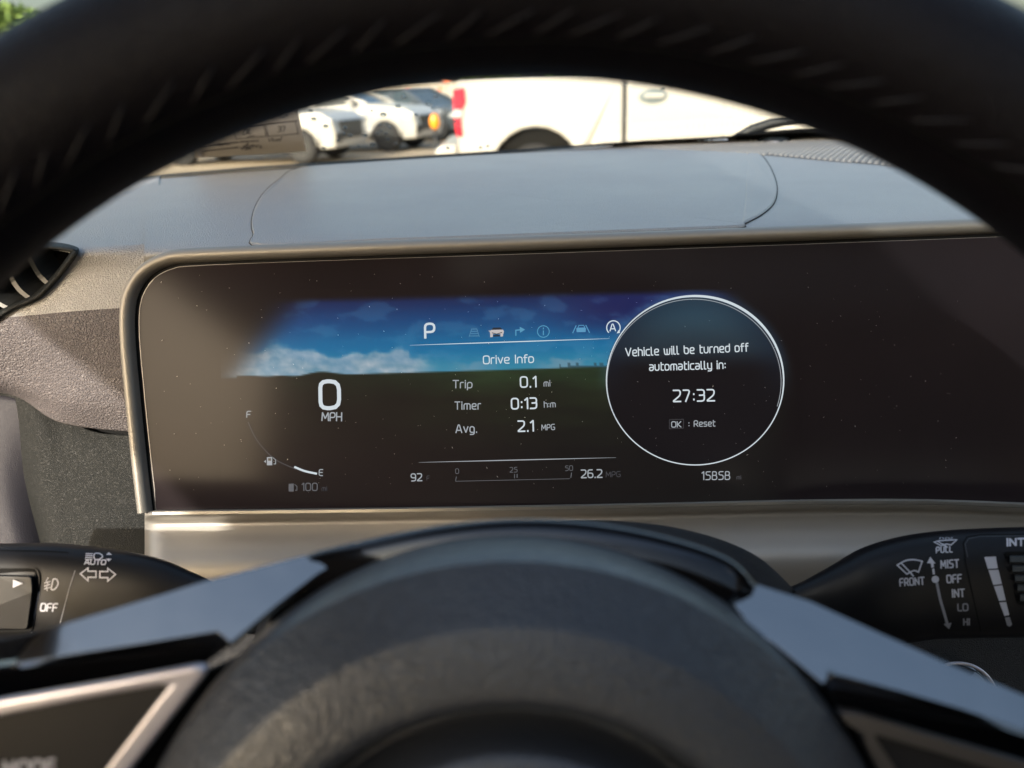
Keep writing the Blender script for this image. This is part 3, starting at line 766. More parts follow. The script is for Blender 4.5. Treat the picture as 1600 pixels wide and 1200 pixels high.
# fuel gauge
fp = spline(V2([(388, 660), (398, 682), (412, 701), (432, 719), (462, 733)]), 8)
k = Ink(); k.stroke([tuple(p) for p in fp], 1.8, tP); k.obj('gauge_arc', W5, clu)
k = Ink(); k.stroke([tuple(p) for p in spline(V2([(461, 730), (476, 736), (494, 740)]), 6)], 3.2, tP); k.obj('gauge_fill', W1, clu)
def pump(k, x, y, s):
    k.poly([(x, y), (x, y - 12 * s), (x + 8 * s, y - 12.5 * s), (x + 8 * s, y)], tP)
    k.stroke([(x + 9.5 * s, y - 11 * s), (x + 13 * s, y - 8 * s), (x + 13 * s, y - 2 * s), (x + 10.5 * s, y - 2 * s)], 1.2 * s, tP)
k = Ink(); pump(k, 417, 727, 1.05); k.poly([(412.5, 721), (415.5, 718.5), (415.5, 723.5)], tP); k.obj('fuel_pump_icon', W2, clu)
k = Ink(); k.poly([(419, 720), (419, 716), (423.5, 716), (423.5, 720)], plane_proj(CP, CN, .0008)); k.obj('fuel_pump_window', mat('icon_dark', (.02, .02, .02), .4), clu)
k = Ink(); pump(k, 451, 768, 1.0); k.obj('fuel_pump_icon', W3, clu)
# icon row
k = Ink()
k.stroke([(733, 526), (737, 514)], 1.2, tP); k.stroke([(749, 526), (745, 514)], 1.2, tP)
for i, (hw) in enumerate((6.5, 5, 4, 3)): k.stroke([(741 - hw, 525 - i * 3.6), (741 + hw, 524.8 - i * 3.6)], 1.3, tP)
k.obj('lane_icon', emis('icon_faint', lin((80, 130, 165))), clu)
k = Ink(); k.poly([(766, 522), (765, 518), (767.5, 515.5), (786, 515), (787.5, 518), (786.5, 522)], tP); k.poly([(766, 527), (766, 522), (770, 522), (770, 526.5)], tP); k.poly([(782, 526), (782, 522), (786, 522), (786, 525.5)], tP)
k.stroke([(764, 517), (767, 517.5)], 1.2, tP); k.obj('car_icon', emis('car_icon_silver', lin((190, 185, 185))), clu)
k = Ink(); k.poly([(768, 515.3), (770.5, 512), (782, 511.7), (785, 514.8)], tP); k.stroke([(769, 520), (776, 522), (784, 519.5)], 1.2, plane_proj(CP, CN, .0009)); k.poly([(771, 526), (771, 523.5), (781, 523.2), (781, 525.6)], plane_proj(CP, CN, .0009)); k.obj('car_icon_shade', emis('car_icon_dark', lin((35, 40, 48))), clu)
k = Ink(); k.stroke([(806, 524), (806, 516), (813, 515.4)], 1.8, tP); k.poly([(812, 510.5), (820.5, 515), (812.5, 520)], tP)
k.stroke([tuple(p) for p in ellipse(849, 518, 9.2, 9.0, 40)], 1.3, tP, True); k.stroke([(849, 517), (849, 523)], 1.6, tP); k.stroke([(849, 512.5), (849, 514)], 1.6, tP)
k.obj('turn_and_info_icon', emis('icon_faint2', lin((85, 150, 185))), clu)
k = Ink(); k.stroke([(895, 520), (900, 509)], 1.5, tP); k.stroke([(921, 519.5), (915.5, 508.5)], 1.5, tP); k.poly([(901, 519), (900.5, 513), (902.5, 512), (914, 511.7), (915.5, 513), (915, 518.8)], tP); k.stroke([(903, 512), (904.5, 508.5), (912, 508.3), (913.5, 511.5)], 1.1, tP); k.obj('lane_keeping_icon', W4, clu)
k = Ink(); k.stroke([tuple(p) for p in ellipse(958.5, 512, 10.5, 10.8, 40, -.75, math.pi + .75)], 1.7, tP); text(k, 'A', 953.2, 517, 10.5, tP, wt=1.7, ang=-1.5, sx=1.1); k.poly([(963.5, 521), (969, 520), (966.5, 515.5)], tP); k.obj('auto_stop_icon', W1, clu)
# dust specks
k = Ink(); rnd = random.Random(5)
for i in range(280):
    x = rnd.uniform(240, 1500); y = rnd.uniform(425, 775); s = rnd.uniform(.3, .6) if rnd.random() < .8 else rnd.uniform(.6, 1.0); a = rnd.uniform(0, 3); q = s * rnd.uniform(1, 2.2)
    k.poly([(x - q * math.cos(a), y - q * math.sin(a)), (x + s * .5 * math.sin(a), y - s * .5 * math.cos(a)), (x + q * math.cos(a), y + q * math.sin(a)), (x - s * .5 * math.sin(a), y + s * .5 * math.cos(a))], plane_proj(CP, CN, .0010))
d_ = k.obj('dust', mat('dust_speck', (.60, .57, .55), .9), clu); d_['kind'] = 'stuff'

# ================================================================= STALKS
def rings_body(name, rings, m, parent, n=40, e=2.6, depth=.33, dr=.5):
    pts = spline([Vector((a, b, c)) for a, b, c in rings], 6); vs_, fs = [], []
    for p in pts:
        for k in range(n):
            th = 2 * math.pi * k / n; c, s = math.cos(th), math.sin(th)
            cc = math.copysign(abs(c) ** (2 / e), c); ss = math.copysign(abs(s) ** (2 / e), s)
            vs_.append(at(p.x, p.y, depth) + up * (p.z / F * depth * ss) - fw * (p.z / F * depth * dr * cc))
    for i in range(len(pts) - 1):
        for k in range(n): fs.append((i * n + k, i * n + (k + 1) % n, (i + 1) * n + (k + 1) % n, (i + 1) * n + k))
    fs.append(tuple(range(n))); fs.append(tuple(reversed(range((len(pts) - 1) * n, len(pts) * n))))
    return mk(name, vs_, fs, m, parent)
ls = empty('light_stalk', at(100, 930, .28), 'black headlight and turn signal stalk with white icons left of the column', 'control stalk')
lb = rings_body('stalk_body', [(-350, 930, 79), (-150, 929, 79), (0, 928, 78), (80, 929, 79), (160, 933, 75), (240, 938, 66), (300, 946, 50), (345, 952, 38), (420, 960, 31), (560, 968, 28)], stalk_mat, ls)
lbP = surf_proj(bvh_of(lb), .0002)
k = Ink()
for i in range(4): k.stroke([(134.5 - i * .3, 865 + i * 3), (144.5 - i * .3, 865.2 + i * 3)], 1.5, lbP)
k.stroke([tuple(p) for p in rounded([(146.5, 864.5), (155, 864), (162, 869), (155, 874.5), (147, 874.5)], 4, True)], 1.8, lbP, True)
k.stroke([(170, 866), (170, 874)], 2, lbP); k.poly([(165.5, 867), (170, 862.5), (175, 867)], lbP); k.poly([(165.5, 873), (170, 877.5), (174.5, 873)], lbP)
k.obj('headlamp_icon', print_white, ls)
k = Ink(); text(k, 'AUTO', 132, 881.5, 7.2, lbP, wt=1.9, ang=1, slant=.15, sx=1.3, gap=.3); k.obj('lettering', print_white, ls)
k = Ink()
k.stroke([(125.5, 896.5), (137.5, 887.5), (137.5, 892.5), (150, 892.5), (150, 902), (137.5, 902), (137.5, 907.5)], 2.1, lbP, True)
k.stroke([(180.5, 897.5), (168.5, 888), (168.5, 893), (156, 893), (156, 902.5), (168.5, 902.5), (168.5, 908)], 2.1, lbP, True)
k.obj('turn_arrows', print_white, ls)
k = Ink(); text(k, 'OFF', 63, 954.5, 11.5, lbP, wt=2.4, ang=1, slant=.12, sx=.92, gap=.24); k.obj('lettering', print_white, ls)
k = Ink(); k.stroke([tuple(p) for p in rounded([(83, 904), (89, 905), (91.5, 912), (86, 921), (79.5, 922)], 3.5, True)], 2.2, lbP, True)
for i in range(3): k.stroke([(69.5, 911 + i * 4.6), (78, 908.5 + i * 4.6)], 1.6, lbP)
k.stroke([(75, 903), (72, 908), (75.5, 913), (72, 918), (74, 923)], 1.4, lbP); k.obj('fog_lamp_icon', print_white, ls)
k = Ink(); k.stroke([(117, 892), (108, 920), (94, 973)], 1.3, lbP); k.stroke([(61, 925), (56, 950), (49, 988)], 2.0, lbP); k.obj('ring_line', print_grey, ls)
k = Ink(); k.stroke([(-100, 859.5), (0, 860), (70, 861), (106, 863)], 1.6, lbP); k.obj('seam_line', black, ls)
# recessed thumb switch
def frame_ring(name, outer, inner, proj, h, m, parent):
    vs_, fs = [], []; n = len(outer)
    for pl, hh in ((outer, 0), (outer, h), (inner, h), (inner, -.0005)):
        for p in pl:
            q = proj(p.x, p.y); vs_.append(q - ray(p.x, p.y).normalized() * hh)
    for i in range(3):
        for k_ in range(n): fs.append((i * n + k_, i * n + (k_ + 1) % n, (i + 1) * n + (k_ + 1) % n, (i + 1) * n + k_))
    return mk(name, vs_, fs, m, parent, smooth=False)
sl = V2([tuple(p) for p in rounded([(-90, 887), (57, 888), (61, 905), (48, 990), (-90, 992)], 9, True)])
k = Ink(); cen = Vector((-15, 940))
frame_ring('switch_surround', [cen + (p - cen) * 1.02 for p in sl], sl, lbP, .0006, stalk_mat, ls)
fan = [p for p in sl]; k.poly([tuple(p) for p in fan], surf_proj(bvh_of(lb), .0004)); k.obj('switch_well', black, ls)
sw = V2([tuple(p) for p in rounded([(-90, 900), (-10, 899), (50, 900), (52, 920), (44, 984), (-90, 986)], 5, True)])
vs_ = []; n = len(sw)
for sc_, hh in ((1.0, .0004), (1.0, .0028), (.965, .0036)):
    c0 = Vector((-15, 942))
    for p in sw:
        q = c0 + (p - c0) * sc_; vs_.append(lbP(q.x, q.y) - ray(q.x, q.y).normalized() * hh)
fs = [(i * n + k_, i * n + (k_ + 1) % n, (i + 1) * n + (k_ + 1) % n, (i + 1) * n + k_) for i in range(2) for k_ in range(n)] + [tuple(range(2 * n, 3 * n))]
mk('thumb_switch', vs_, fs, stalk_mat, ls, smooth=False)
k = Ink(); k.poly([(20.5, 905.5), (36, 911.5), (20, 918.5)], surf_proj(bvh_of(lb), .0044)); k.obj('switch_pointer', print_white, ls)

wst = empty('wiper_stalk', at(1450, 910, .28), 'black windscreen wiper stalk with white speed scale right of the column', 'control stalk')
wb = rings_body('stalk_body', [(1060, 968, 24), (1160, 962, 27), (1215, 956, 32), (1250, 951, 39), (1300, 943, 57), (1350, 932, 74), (1400, 923, 81), (1450, 915, 82), (1510, 911.5, 83.5), (1600, 909, 84.5), (1750, 908, 84.5), (1950, 908, 84)], stalk_mat, wst)
wP = surf_proj(bvh_of(wb), .0002)
k = Ink(); text(k, 'PULL', 1463, 863.5, 8.5, wP, wt=1.9, ang=-2.5, slant=.05, sx=.85, gap=.3); k.obj('lettering', print_white, wst)
k = Ink(); text(k, 'MIST', 1470.5, 887.5, 11.5, wP, wt=2.3, ang=-3, sx=.75, gap=.25); k.obj('lettering', print_white, wst)
k = Ink(); text(k, 'OFF', 1480, 910.5, 11.5, wP, wt=2.3, ang=-3, sx=.8, gap=.22); k.obj('lettering', print_white, wst)
k = Ink(); text(k, 'INT', 1488.5, 933, 11.5, wP, wt=2.2, ang=-3, sx=.8, gap=.24); k.obj('lettering', print_white, wst)
k = Ink(); text(k, 'FRONT', 1406.5, 915.5, 11.0, wP, wt=2.1, ang=-4, sx=.78, gap=.22); k.obj('lettering', print_white, wst)
k = Ink(); text(k, 'INT', 1574, 852.5, 10.5, wP, wt=3, ang=-1, sx=1.25, gap=.35); k.obj('lettering', print_white, wst)
k = Ink(); text(k, 'LO', 1497, 954.5, 10.5, wP, wt=2.2, ang=-2, sx=1.0, gap=.24); k.obj('lettering', print_grey, wst)
k = Ink(); text(k, 'HI', 1506, 976.5, 9.5, wP, wt=2.0, ang=-1, sx=.9, gap=.28); k.obj('lettering', print_grey, wst)
k = Ink()
k.stroke([tuple(p) for p in spline(V2([(1402, 883), (1415, 876), (1428, 874.5), (1441, 877)]), 4)] + [(1435, 894)] + [tuple(p) for p in spline(V2([(1435, 894), (1428, 891.5), (1417, 897)]), 3)], 2.2, wP, True)
k.stroke([(1408.5, 880), (1424, 896)], 2.0, wP); k.stroke([(1421, 893), (1427, 900)], 2.4, wP); k.obj('front_wiper_icon', print_white, wst)
k = Ink()
k.stroke([(1459.5, 847), (1467, 845), (1478, 844), (1495, 843.5), (1486, 851.5), (1479, 850), (1470.5, 852.5)], 1.8, wP, True); k.stroke([(1465, 845.5), (1475, 852)], 1.5, wP); k.stroke([(1473, 850), (1480, 855)], 2, wP)
for a in range(5): k.stroke([(1468 + a * 4.5, 841.5 - (a % 2)), (1470 + a * 4.5, 840 + (a % 2))], 1.2, wP)
k.obj('washer_icon', print_white, wst)
k = Ink(); k.poly([(1448.5, 880), (1453.5, 870), (1462, 880.5)], wP); k.stroke([(1456.3, 878), (1457, 885)], 4.2, wP); k.stroke([(1458.3, 890), (1459, 896)], 3.4, wP)
k.poly([(p.x, p.y) for p in ellipse(1461.5, 905.3, 5.8, 5.6, 20)], wP); k.obj('speed_scale', print_white, wst)
k = Ink(); k.stroke([(1464, 912), (1469, 936), (1480, 974)], 4.2, wP); k.poly([(1474, 975), (1487, 973), (1483, 983)], wP); k.obj('speed_arrow', print_grey, wst)
for q in ([(1538, 870.5), (1556, 869.5), (1559, 888), (1543.5, 889)], [(1544.5, 891), (1560, 890), (1565.5, 912.5), (1552, 914)], [(1553, 916), (1566, 914.5), (1571.5, 938), (1561, 939)], [(1561.5, 941.5), (1572, 940.5), (1577, 961), (1569.5, 962.5)], [(1570, 965), (1577.5, 964), (1581.5, 976), (1577.5, 979.5), (1573.5, 977)]):
    k = Ink(); k.poly(q, wP); k.obj('delay_scale_block', print_white if q[0][1] < 950 else print_grey, wst)
kn = V2([tuple(p) for p in rounded([(1504, 834), (1800, 829), (1800, 990), (1540, 992), (1522, 905)], 14, True)])
k = Ink(); k.stroke([(1800, 832), (1530, 835.5), (1511, 839), (1505, 848), (1509, 880), (1520, 930), (1532, 985)], 1.6, wP); k.obj('knob_seam', black, wst)
k = Ink(); k.stroke([(1798, 835), (1532, 838), (1514, 841.5), (1508, 850), (1512, 870)], 1.2, wP); k.obj('knob_edge', mat('knob_edge_grey', (.06, .062, .066), .4), wst)  # lighter line just inside the knob seam
wl = V2([tuple(p) for p in rounded([(1568, 862), (1760, 860), (1760, 945), (1590, 946)], 6, True)])
k = Ink(); k.poly([tuple(p) for p in wl], surf_proj(bvh_of(wb), .0005)); k.obj('wheel_well', black, wst)
for a in range(5):
    y0w = 868 + a * 15
    k = Ink(); vs_ = []
    for x in (1578 + a * 4, 1620, 1680, 1740):
        for dy, hh in ((0, .0008), (2, .0022), (10, .0024), (12, .0008)):
            vs_.append(wP(x, y0w + dy) - ray(x, y0w + dy).normalized() * hh)
    fs = [(i * 4 + j, i * 4 + j + 1, i * 4 + 5 + j, i * 4 + 4 + j) for i in range(3) for j in range(3)]
    mk('thumbwheel_ridge', vs_, fs, mat('thumbwheel_rubber', (.05, .055, .055), .5) if a == 0 else MATS['thumbwheel_rubber'], wst, smooth=False)

# ---- column cover behind the hub
ccol = empty('column_cover', at(850, 950, .31), 'dark leather grained cover of the steering column above the hub', 'column cover')
cc_rows = [
 [(420, 960, .37), (560, 905, .36), (700, 850, .35), (850, 826, .33), (1000, 827, .33), (1105, 846, .33), (1190, 880, .335), (1248, 928, .34)],
 [(400, 985, .30), (550, 915, .29), (700, 862, .28), (850, 829, .28), (1000, 831, .28), (1105, 851, .28), (1185, 885, .285), (1240, 935, .30)],
 [(380, 1100, .25), (540, 1080, .24), (700, 1060, .23), (850, 1060, .23), (1000, 1060, .23), (1100, 1080, .23), (1210, 1100, .24), (1300, 1130, .25)]]
loft('cover_shell', cc_rows, 6, 8, mat('column_grain', (.02, .02, .022), .45, bump=[('vor', 1100, .8, .001)]), ccol)

# ---- start button
sb = empty('start_button', at(1505, 1090, .405), 'round push button with thin silver ring under the wiper stalk', 'button')
bc = at(1497, 1098, .400)
def torus(name, c, e1, e2, n, Rr, r_, m, parent, nu=96, nv=20, a0=0, a1=2 * math.pi, e=1.0):
    vs_, fs = [], []
    for i in range(nu):
        th = 2 * math.pi * i / nu; d = e1 * math.cos(th) + e2 * math.sin(th)
        for j in range(nv):
            ph = 2 * math.pi * j / nv; vs_.append(c + d * (Rr + r_ * math.cos(ph)) + n * (r_ * e * math.sin(ph)))
    for i in range(nu):
        for j in range(nv): fs.append((i * nv + j, ((i + 1) % nu) * nv + j, ((i + 1) % nu) * nv + (j + 1) % nv, i * nv + (j + 1) % nv))
    return mk(name, vs_, fs, m, parent)
torus('ring', bc, rt, up, -fw, .0205, .0009, chrome, sb, 80, 10)
vs_ = [bc - fw * .001]; 
for rr_, h in ((.012, .001), (.018, .0005), (.0195, -.002)):
    for q in range(40): th = q * math.pi / 20; vs_.append(bc + rt * rr_ * math.cos(th) + up * rr_ * math.sin(th) - fw * h)
fs = [(0, 1 + q, 1 + (q + 1) % 40) for q in range(40)] + [(1 + i * 40 + q, 41 + i * 40 + q, 41 + i * 40 + (q + 1) % 40, 1 + i * 40 + (q + 1) % 40) for i in range(2) for q in range(40)]
mk('button_cap', vs_, fs, piano, sb)

# ================================================================= STEERING WHEEL
WD = .150
wc = at(830, 1364, WD)
whl = empty('steering_wheel', wc, 'black leather steering wheel with gloss spokes and round hub in the foreground', 'steering wheel')
RM, RT = .1722, .0167
torus('rim', wc, rt, up, -fw, RM, RT, rim_leather, whl, 200, 40)
# seam groove ridge and stitches on the inner camera side
import math as m_
stitch_m = mat('stitch_thread', (.024, .022, .026), .5)
def rim_pt(th, ph, rr=RT): 
    d = rt * math.cos(th) + up * math.sin(th)
    return wc + d * (RM + rr * math.cos(ph)) - fw * (rr * math.sin(ph))
SP = R(150)
groove = [rim_pt(th, SP, RT + .0001) for th in [R(10 + i) for i in range(161)]]
smesh = None
for i in range(45):
    th = R(25) + i * R(2.9) + R(.25) * math.sin(i * 7.3); dth = R(3.1 + .5 * math.sin(i * 3.1))
    pts = []
    for q in range(7):
        s = q / 6 - .5
        pts.append(rim_pt(th + s * dth, SP - R(12) + R(17) * s, RT + .00042 * math.cos(s * math.pi) - .0001))
    o = tube('stitch', pts, [.00008, .00024, .00030, .00032, .00030, .00024, .00008], stitch_m, whl, 6)
tube('rim_seam', groove, .00035, black, whl, 6)

# hub (airbag cover), a surface of revolution
hc = at(800, 1510, .166)
prof_h = [(.0885, -.030), (.0890, -.016), (.0884, -.006), (.0870, -.0008), (.0864, .0002), (.0820, .0042), (.0775, .0083), (.0762, .0094), (.0752, .0100), (.0700, .0116), (.0640, .0128), (.0612, .0124), (.0592, .0095), (.0580, .0040), (.0565, -.0015), (.0540, -.0030), (.0518, .0005), (.0502, .0058), (.0480, .0088), (.0400, .0112), (.0300, .0125), (.0150, .0138), (.0002, .0140)]
pr = spline([Vector((a, b, 0)) for a, b in prof_h], 4); vs_, fs = [], []; nh = 128
for p in pr:
    for k_ in range(nh):
        th = 2 * math.pi * k_ / nh; vs_.append(hc + rt * p.x * math.cos(th) + up * p.x * math.sin(th) - fw * p.y)
for i in range(len(pr) - 1):
    for k_ in range(nh): fs.append((i * nh + k_, i * nh + (k_ + 1) % nh, (i + 1) * nh + (k_ + 1) % nh, (i + 1) * nh + k_))
mk('airbag_cover', vs_, fs, hub_leather, whl)
# gloss trim arching over the hub
ht_rows = [
 [(440, 905, .1885), (480, 868, .1885), (560, 846, .1885), (680, 822, .1885), (800, 811, .1885), (920, 816, .1885), (1040, 838, .1885), (1140, 872, .1885), (1190, 918, .1885), (1230, 960, .1885)],
 [(430, 915, .1865), (474, 874, .1865), (560, 851, .1865), (680, 827, .1865), (800, 816, .1865), (920, 821, .1865), (1040, 843, .1865), (1136, 878, .1865), (1183, 924, .1865), (1225, 970, .1865)],
 [(420, 960, .184), (470, 915, .184), (560, 885, .184), (680, 862, .184), (800, 852, .184), (920, 857, .184), (1040, 880, .184), (1120, 915, .184), (1170, 960, .184), (1210, 1000, .184)],
 [(410, 1100, .182), (470, 1050, .182), (560, 1000, .182), (680, 980, .182), (800, 970, .182), (920, 975, .182), (1040, 1000, .182), (1110, 1030, .182), (1150, 1080, .182), (1190, 1130, .182)]]
loft('hub_trim', ht_rows, 6, 6, piano, whl)
# spokes: gloss face tilted up, darker facet below, satin trim strips
def plate(name, pix, P, n, m, parent, thick=.003, bevel=.0006, smooth=False):
    k = Ink(); k.poly(pix, plane_proj(P, n)); o = k.obj(name, m, parent); solid(o, thick, -1)
    if bevel: bev(o, bevel, 3, 20)
    return o
def nrm(elev, az=0.): return Vector((math.sin(R(az)) * math.cos(R(elev)), -math.cos(R(az)) * math.cos(R(elev)), math.sin(R(elev))))
sL = [tuple(p) for p in rounded([(70, 984), (160, 957), (250, 930), (330, 905), (410, 884), (478, 867), (484, 876), (500, 879), (512, 887), (496, 896), (430, 946), (360, 1004), (340, 986), (230, 1004), (120, 1021), (22, 1037), (48, 1003)], 4, True)]
spl = link('spoke', bpy.data.meshes.new('spoke'), None, whl)
NL = nrm(58, 15); PL = at(330, 985, .172)
plate('spoke_face', sL, PL, NL, spoke_gloss, spl)
k = [(360, 1006), (340, 988), (230, 1006), (120, 1023), (22, 1039), (-160, 1066), (-160, 1128), (0, 1097), (160, 1068), (316, 1042), (362, 1008)]
plate('spoke_facet', k, PL - fw * .0002, nrm(5, -4), piano, spl)
plate('spoke_end', [(-200, 985), (0, 1000), (66, 986), (46, 1003), (18, 1038), (-200, 1075)], at(0, 1010, .19), nrm(30), rim_leather, spl)
sR = [tuple(p) for p in rounded([(1182, 913), (1267, 940), (1370, 987), (1473, 1033), (1600, 1086), (1800, 1175), (1800, 1205), (1600, 1141), (1500, 1107), (1407, 1080), (1297, 1051), (1287, 1069), (1215, 1010), (1160, 972), (1165, 968), (1146, 944), (1174, 932)], 4, True)]
spr = link('spoke', bpy.data.meshes.new('spoke'), None, whl)
NR = nrm(58, 6); PR = at(1290, 1060, .170)
plate('spoke_face', sR, PR, NR, spoke_gloss, spr)
plate('spoke_facet', [(1298, 1053), (1407, 1082), (1500, 1109), (1600, 1143), (1800, 1207), (1800, 1290), (1600, 1205), (1470, 1160), (1318, 1116), (1288, 1071)], PR - fw * .0002, nrm(5, 4), piano, spr)
trimL = link('button_panel', bpy.data.meshes.new('button_panel'), None, whl)
PB = at(200, 1120, .166); NB = nrm(20, -3)
plate('panel_face', [(-200, 1140), (0, 1108), (200, 1075), (300, 1062), (190, 1215), (80, 1380), (-200, 1400)], PB + fw * .002, NB, dark_plastic, trimL)
tm = [(-200, 1134), (0, 1095), (160, 1068), (300, 1042), (320, 1043), (318, 1056), (262, 1127), (205, 1200), (120, 1330), (92, 1330), (165, 1200), (245, 1095), (262, 1074), (248, 1072), (140, 1092), (0, 1120), (-200, 1162)]
plate('panel_trim', tm, PB, NB, chrome, trimL, .003, .0012)
k = Ink(); text(k, 'MODE', 6, 1212, 22, plane_proj(PB + fw * .0018, NB), wt=5, ang=-2, sx=.95, gap=.3); k.obj('lettering', print_white, trimL)
trimR = link('button_panel', bpy.data.meshes.new('button_panel'), None, whl)
PB2 = at(1400, 1150, .166); NB2 = nrm(20, 3)
plate('panel_face', [(1330, 1125), (1600, 1205), (1900, 1300), (1900, 1500), (1450, 1500), (1390, 1215)], PB2 + fw * .002, NB2, dark_plastic, trimR)
plate('panel_trim', [tuple(p) for p in rounded([(1314, 1113), (1345, 1117), (1470, 1155), (1600, 1193), (1850, 1275), (1850, 1300), (1600, 1218), (1460, 1175), (1365, 1147), (1372, 1160), (1415, 1225), (1385, 1225), (1352, 1162), (1350, 1148), (1322, 1130)], 5, True)], PB2, NB2, mat('shaded_chrome', (.30, .29, .31), .3, metal=1.), trimR, .003, .0012)  # same trim as the left; its shade is put into a darker chrome
plate('wheel_back', [(-400, 1100), (300, 1060), (520, 960), (800, 930), (1100, 960), (1280, 1070), (2000, 1250), (2000, 1900), (-400, 1900)], at(800, 1300, .195), nrm(21), black, whl)

# ================================================================= OUTSIDE
def profile(name, outline, y0, y1, m, parent, tumble=None, bevel=.03):
    """outline in (x, z); tumble(z) -> inset of the sides"""
    vs_, fs = [], []; n = len(outline)
    for side in (0, 1):
        for x, z in outline:
            ins = tumble(z) if tumble else 0
            vs_.append(Vector((x, (y0 + ins) if side == 0 else (y1 - ins), z)))
    fs = [(i, (i + 1) % n, n + (i + 1) % n, n + i) for i in range(n)] + [tuple(reversed(range(n))), tuple(range(n, 2 * n))]
    bm = bmesh.new(); bv = [bm.verts.new(v) for v in vs_]
    for f in fs: bm.faces.new([bv[i] for i in f])
    o = from_bm(name, bm, m, parent, local=True)
    if bevel: bev(o, bevel, 3, 25)
    return o
def arc(cx, cz, r, a0, a1, n=12): return [(cx + r * math.cos(R(a0 + (a1 - a0) * i / n)), cz + r * math.sin(R(a0 + (a1 - a0) * i / n))) for i in range(n + 1)]
def lathe_y(name, prof, c, m, parent, n=32):
    vs_, fs = [], []
    for r_, y in prof:
        for k_ in range(n):
            th = 2 * math.pi * k_ / n; vs_.append(Vector((c[0] + r_ * math.cos(th), c[1] + y, c[2] + r_ * math.sin(th))))
    L = len(prof)
    for i in range(L - 1):
        for k_ in range(n): fs.append((i * n + k_, i * n + (k_ + 1) % n, (i + 1) * n + (k_ + 1) % n, (i + 1) * n + k_))
    fs.append(tuple(range(n))); fs.append(tuple(reversed(range((L - 1) * n, L * n))))
    return mk(name, vs_, fs, m, parent, local=True)
def lbox(name, x0, x1, y0, y1, z0, z1, m, parent, b=.01):
    bm = bmesh.new(); bmesh.ops.create_cube(bm, size=1)
    for v in bm.verts: v.co = Vector((x0 + (v.co.x + .5) * (x1 - x0), y0 + (v.co.y + .5) * (y1 - y0), z0 + (v.co.z + .5) * (z1 - z0)))
    o = from_bm(name, bm, m, parent, local=True)
    if b: bev(o, b)
    return o
def wheel(x, y, r, root, side, wd=.24):
    t = lathe_y('wheel', [(r * .62, -wd / 2), (r * .93, -wd / 2), (r, -wd * .36), (r, wd * .36), (r * .93, wd / 2), (r * .62, wd / 2)], (x, y, r), rubber, root)
    s = -1 if side == 0 else 1
    yo = s * wd / 2
    vs_, fs = [], []
    rim_o = lathe_y('rim', [(r * .64, yo * 1.02), (r * .60, yo * 1.03), (r * .56, yo * .8), (r * .2, yo * .55), (r * .05, yo * .55)], (x, y, r), grille_black, t)
    for k_ in range(5):
        th = 2 * math.pi * k_ / 5 + .3; c, s_ = math.cos(th), math.sin(th)
        P_ = []
        for rr, hw in ((r * .10, r * .11), (r * .60, r * .15)):
            for q in (-1, 1): P_.append(Vector((x + rr * c - q * hw * s_, y + yo * .98, r + rr * s_ + q * hw * c)))
        vs2 = P_ + [p + Vector((0, -yo * .25, 0)) for p in P_]
        mk('rim_spoke', vs2, [(0, 1, 3, 2), (4, 6, 7, 5), (0, 4, 5, 1), (2, 3, 7, 6), (0, 2, 6, 4), (1, 5, 7, 3)], alloy, t, smooth=False, local=True)
    return t

# ---- white pickup truck
def uy(px, py, y): return on_plane(px, py, Vector((0, y, 0)), Vector((0, 1, 0)))
TY = 9.3
tk0 = uy(713, 170, TY); seamx = uy(977, 170, TY).x - tk0.x; archx = uy(836, 200, TY).x - tk0.x
truck = empty('pickup_truck', (tk0.x, TY, 0), 'white crew cab pickup truck parked side on beyond the windscreen with red tail lamp', 'pickup truck')
tz_arch = uy(836, 198, TY).z; ar = .53; ac = tz_arch - ar
profile('cargo_bed', [(.0, .62), (0, 1.50), (.03, 1.56), (seamx - .020, 1.56), (seamx - .020, .52)] + arc(archx, ac, ar, -8, 188), 0, 2.0, white_paint, truck, lambda z: .05 if z > 1.5 else (.03 if z < .6 else 0), .025)
fx = archx + 3.75
profile('cab_body', [(seamx + .022, .50), (seamx + .022, 1.40), (seamx + .02, 1.45), (seamx + 2.3, 1.42), (seamx + 3.9, 1.34), (seamx + 4.05, 1.15), (seamx + 4.08, .55)] + arc(fx, ac, ar, -8, 188), 0, 2.0, white_paint, truck, lambda z: .03 if z < .6 else 0, .03)
profile('cab_roof', [(seamx + .03, 1.44), (seamx + .12, 1.95), (seamx + .3, 1.99), (seamx + 1.55, 1.98), (seamx + 2.35, 1.43)], .08, 1.92, white_paint, truck, lambda z: .16 if z > 1.8 else 0, .04)
for a, b in ((.22, 1.0), (1.1, 1.75)):
    profile('side_window', [(seamx + a, 1.5), (seamx + a, 1.86), (seamx + (b if b < 1.5 else 1.5), 1.86), (seamx + b + .15 * (b > 1.5), 1.5)], .07, .12, car_glass, truck, None, 0)
profile('rear_bumper', [(-.28, .60), (-.28, .78), (-.20, .84), (-.02, .84), (-.02, .62), (-.1, .56)], .05, 1.95, white_paint, truck, None, .03)
lbox('bumper_step', -.285, -.12, .12, .5, .72, .80, grille_black, truck)
profile('tail_lamp', [(-.015, .93), (-.03, 1.12), (-.03, 1.44), (.10, 1.46), (.11, 1.30), (.045, 1.18), (.06, .93)], -.012, .16, red_lens, truck, None, .015)
lbox('tail_lamp_insert', -.035, .06, -.016, .14, 1.14, 1.22, lamp_clear, truck, .005)
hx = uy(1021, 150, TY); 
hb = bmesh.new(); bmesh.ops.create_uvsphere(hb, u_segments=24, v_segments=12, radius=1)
for v in hb.verts: v.co = Vector((hx.x - tk0.x + v.co.x * .17, v.co.y * .012, hx.z + v.co.z * .085))
